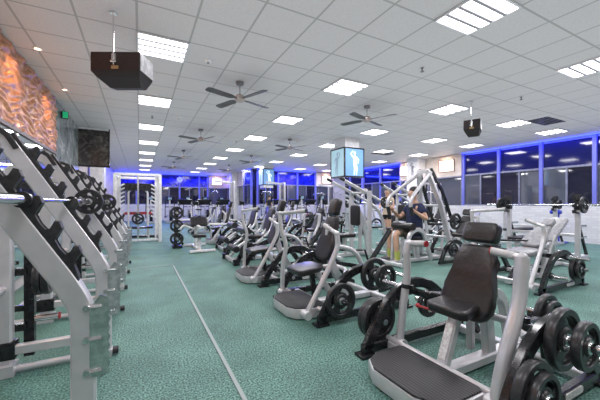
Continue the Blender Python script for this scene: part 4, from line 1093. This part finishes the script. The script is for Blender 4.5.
# ================================================================== people
def skin_mesh(name, joints, edges, m, parent, sub=2):
    """joints: {name:(x,y,z,r)} ; first joint is the root"""
    me = bpy.data.meshes.new(name); ks = list(joints)
    me.from_pydata([joints[k][:3] for k in ks], [(ks.index(a), ks.index(b_)) for a, b_ in edges], [])
    o = bpy.data.objects.new(name, me); C.objects.link(o)
    md = o.modifiers.new('s', 'SKIN')
    for i, k in enumerate(ks):
        r = joints[k][3]; r = r if isinstance(r, tuple) else (r, r)
        me.skin_vertices[0].data[i].radius = r; me.skin_vertices[0].data[i].use_root = (i == 0)
    md.use_smooth_shade = True
    s_ = o.modifiers.new('u', 'SUBSURF'); s_.levels = sub; s_.render_levels = sub
    dg = bpy.context.evaluated_depsgraph_get(); dg.update()
    new = bpy.data.meshes.new_from_object(o.evaluated_get(dg)); new.name = name
    bpy.data.objects.remove(o); bpy.data.meshes.remove(me)
    new.materials.clear(); new.materials.append(m)
    for p in new.polygons: p.use_smooth = True
    q = bpy.data.objects.new(name, new); C.objects.link(q); q.parent = parent
    return q
def person(loc, rz, label, sit, top, bottom, hair, arms, name='person', sleeves=True, socks=None, hairlen=0, scale=1.0, broad=1.12):
    """local frame: person faces -X"""
    t = empty(name, loc, rz); tag(t, label, 'person'); t.scale = (scale,) * 3
    if sit:
        hip = V((0, 0, .645)); kn = [V((-.42, s_ * .15, .57)) for s_ in (-1, 1)]; an = [V((-.40, s_ * .17, .10)) for s_ in (-1, 1)]
        ch = hip + V((.03, 0, .34)); nk = hip + V((.02, 0, .50)); hd = hip + V((-.01, 0, .67))
    else:
        hip = V((0, 0, .93)); kn = [V((-.02, s_ * .10, .50)) for s_ in (-1, 1)]; an = [V((.03, s_ * .11, .09)) for s_ in (-1, 1)]
        ch = hip + V((.01, 0, .34)); nk = hip + V((-.01, 0, .52)); hd = hip + V((-.03, 0, .69))
    J = {'pel': (*hip, .13), 'wst': (*(hip + (ch - hip) * .5), .115), 'chs': (*ch, .135), 'nk': (*nk, .058), 'hd0': (*(hd + V((.0, 0, -.09))), .062), 'hd1': (*(hd + V((-.005, 0, 0))), .100), 'hd2': (*(hd + V((.01, 0, .075))), .088)}
    E = [('pel', 'wst'), ('wst', 'chs'), ('chs', 'nk'), ('nk', 'hd0'), ('hd0', 'hd1'), ('hd1', 'hd2')]
    JT = {k: J[k] for k in ('pel', 'wst', 'chs')}; ET = E[:2]
    JT['bot'] = (*(hip + V((0, 0, -.04))), .125); ET = ET + [('pel', 'bot')]; JT['col'] = (*(nk + V((0, 0, -.035))), .05); ET.append(('chs', 'col'))
    JB = {'pel': (*hip, .145), 'top': (*(hip + V((0, 0, .09))), .125)}; EB = [('pel', 'top')]
    for i, s_ in enumerate((-1, 1)):
        sh = ch + V((0, s_ * .17 * broad, .07)); el, wr = arms[i]; el, wr = hip + V(el), hip + V(wr)
        hp = hip + V((0, s_ * .09, -.05))
        J.update({'hp%d' % i: (*hp, .095), 'th%d' % i: (*(hp.lerp(kn[i], .5)), .080), 'kn%d' % i: (*kn[i], .058), 'cf%d' % i: (*(kn[i].lerp(an[i], .35)), .056), 'an%d' % i: (*an[i], .036), 'hl%d' % i: (*(an[i] + V((-.06, 0, -.045))), .036), 'to%d' % i: (*(an[i] + V((-.16, 0, -.06))), .026)})
        E += [('pel', 'hp%d' % i), ('hp%d' % i, 'th%d' % i), ('th%d' % i, 'kn%d' % i), ('kn%d' % i, 'cf%d' % i), ('cf%d' % i, 'an%d' % i), ('an%d' % i, 'hl%d' % i), ('hl%d' % i, 'to%d' % i)]
        J.update({'sh%d' % i: (*sh, .062), 'el%d' % i: (*el, .040), 'fa%d' % i: (*(el.lerp(wr, .3)), .042), 'wr%d' % i: (*wr, .026)})
        E += [('chs', 'sh%d' % i), ('sh%d' % i, 'el%d' % i), ('el%d' % i, 'fa%d' % i), ('fa%d' % i, 'wr%d' % i)]
        # palm and five fingers
        u = (wr - el).normalized(); side = V((0, 0, 1)).cross(u); side = side.normalized() if side.length > .1 else V((0, 1, 0)); dn = u.cross(side)
        pm = wr + u * .055; J['pm%d' % i] = (*pm, (.020, .036)); E.append(('wr%d' % i, 'pm%d' % i))
        JT.update({'sh%d' % i: (*sh, .072)}); ET.append(('chs', 'sh%d' % i))
        if sleeves:
            JT['sl%d' % i] = (*sh.lerp(el, .6), .058); ET.append(('sh%d' % i, 'sl%d' % i))
        JB.update({'hp%d' % i: (*hp, .108), 'th%d' % i: (*(hp.lerp(kn[i], .5)), .094), 'kn%d' % i: (*(hp.lerp(kn[i], .92)), .078)})
        EB += [('pel', 'hp%d' % i), ('hp%d' % i, 'th%d' % i), ('th%d' % i, 'kn%d' % i)]
        fm = MB()
        for q in range(4):
            b0 = pm + side * (-.027 + .018 * q) + u * .005; ln = (.030, .036, .034, .026)[q]
            fm.tube([b0, b0 + u * ln, b0 + u * (ln + .012) + dn * .022, b0 + u * (ln - .006) + dn * .040], [.0095, .009, .008, .007], 8)
        fm.tube([pm - side * .02 - u * .025, pm - side * .045 + u * .005, pm - side * .038 + u * .025 + dn * .014], [.011, .010, .008], 8)
        fm.build('fingers', SKIN, t)
    J['el0'], J['el1'] = J['el0'], J['el1']
    skin_mesh('body', J, E, SKIN, t)
    JT = {k: (v[0], v[1], v[2], v[3] + (.036 if k in ('pel', 'wst', 'chs') else .020)) for k, v in JT.items()}
    skin_mesh('shirt', JT, ET, top, t)
    skin_mesh('shorts', JB, EB, bottom, t)
    # face
    MB().sphere(hd + V((-.090, .0, -.012)), .017, (1.1, .8, 1.3), 10, 8).build('nose', SKIN, t)
    for s_ in (-1, 1): MB().sphere(hd + V((-.0, s_ * .088, -.01)), .022, (.7, .4, 1.2), 10, 8).build('ear', SKIN, t)
    for s_ in (-1, 1): MB().sphere(hd + V((-.077, s_ * .030, .010)), .012, (.6, 1.2, .8), 8, 6).build('eye', EYEW, t)
    MB().sphere(hd + V((-.082, 0, -.050)), .017, (.4, 1.3, .35), 8, 6).build('mouth', mat('lip', (.4, .14, .12), .5), t)
    h = MB().sphere(hd + V((.026, 0, .052)), .098, (1, .98, .90), 18, 12)
    if hairlen: h.sphere(hd + V((.07, 0, -.04)), .055, (.8, 1.1, 1.7), 12, 10)
    h.build('hair', hair, t)
    for i in range(2):
        a = an[i]
        MB().sphere(a + V((-.075, 0, -.048)), .06, (2.0, .80, .72), 14, 8).box(a + V((-.06, 0, -.083)), (.26, .085, .014), bev=.005).build('shoe', SHOE, t)
        if socks: MB().tube([a + V((.0, 0, -.03)), a + V((.0, 0, .14))], [.046, .056], 12).build('sock', socks, t)
    return t
def ik(sh, wr, out, a=.30, b_=.27):
    d = wr - sh; L_ = min(d.length, a + b_ - .01); u = d.normalized(); k = (a * a - b_ * b_ + L_ * L_) / (2 * L_)
    h = math.sqrt(max(0, a * a - k * k)); o_ = (out - u * out.dot(u)).normalized()
    return sh + u * k + o_ * h
MR, MS, ML = -.38, 1.06, V((4.93, 4.42, 0)); _arms = []
for s_ in (-1, 1):
    hw = V((4.98 - .43, 4.40 + s_ * .30, 1.02)); loc_ = Matrix.Rotation(-MR, 3, 'Z') @ (hw - ML) / MS
    hip_ = V((0, 0, .645)); sh_ = hip_ + V((.03, s_ * .19, .41)); wr_ = loc_ + (sh_ - loc_).normalized() * .085
    _arms.append((tuple(ik(sh_, wr_, V((.3, s_ * .6, -.8))) - hip_), tuple(wr_ - hip_)))
person(tuple(ML), MR, 'seated man in navy t-shirt and camouflage shorts pulling the machine handles', True, NAVY, CAMO, HAIR,
       _arms, socks=SOCK, scale=1.06)
person((8.35, 8.75, 0), .5, 'standing person in tan top and black shorts facing left', False, TANC, DCLOTH, BHAIR,
       [((-.06, -.26, .16), (-.24, -.20, .10)), ((-.06, .26, .16), (-.24, .20, .10))])
person((8.95, 9.35, 0), 2.6, 'taller standing person in black behind the one in tan', False, DCLOTH, DCLOTH, HAIR,
       [((.02, -.27, .10), (-.16, -.25, .02)), ((.02, .27, .10), (-.16, .25, .02))], sleeves=True, scale=1.04)
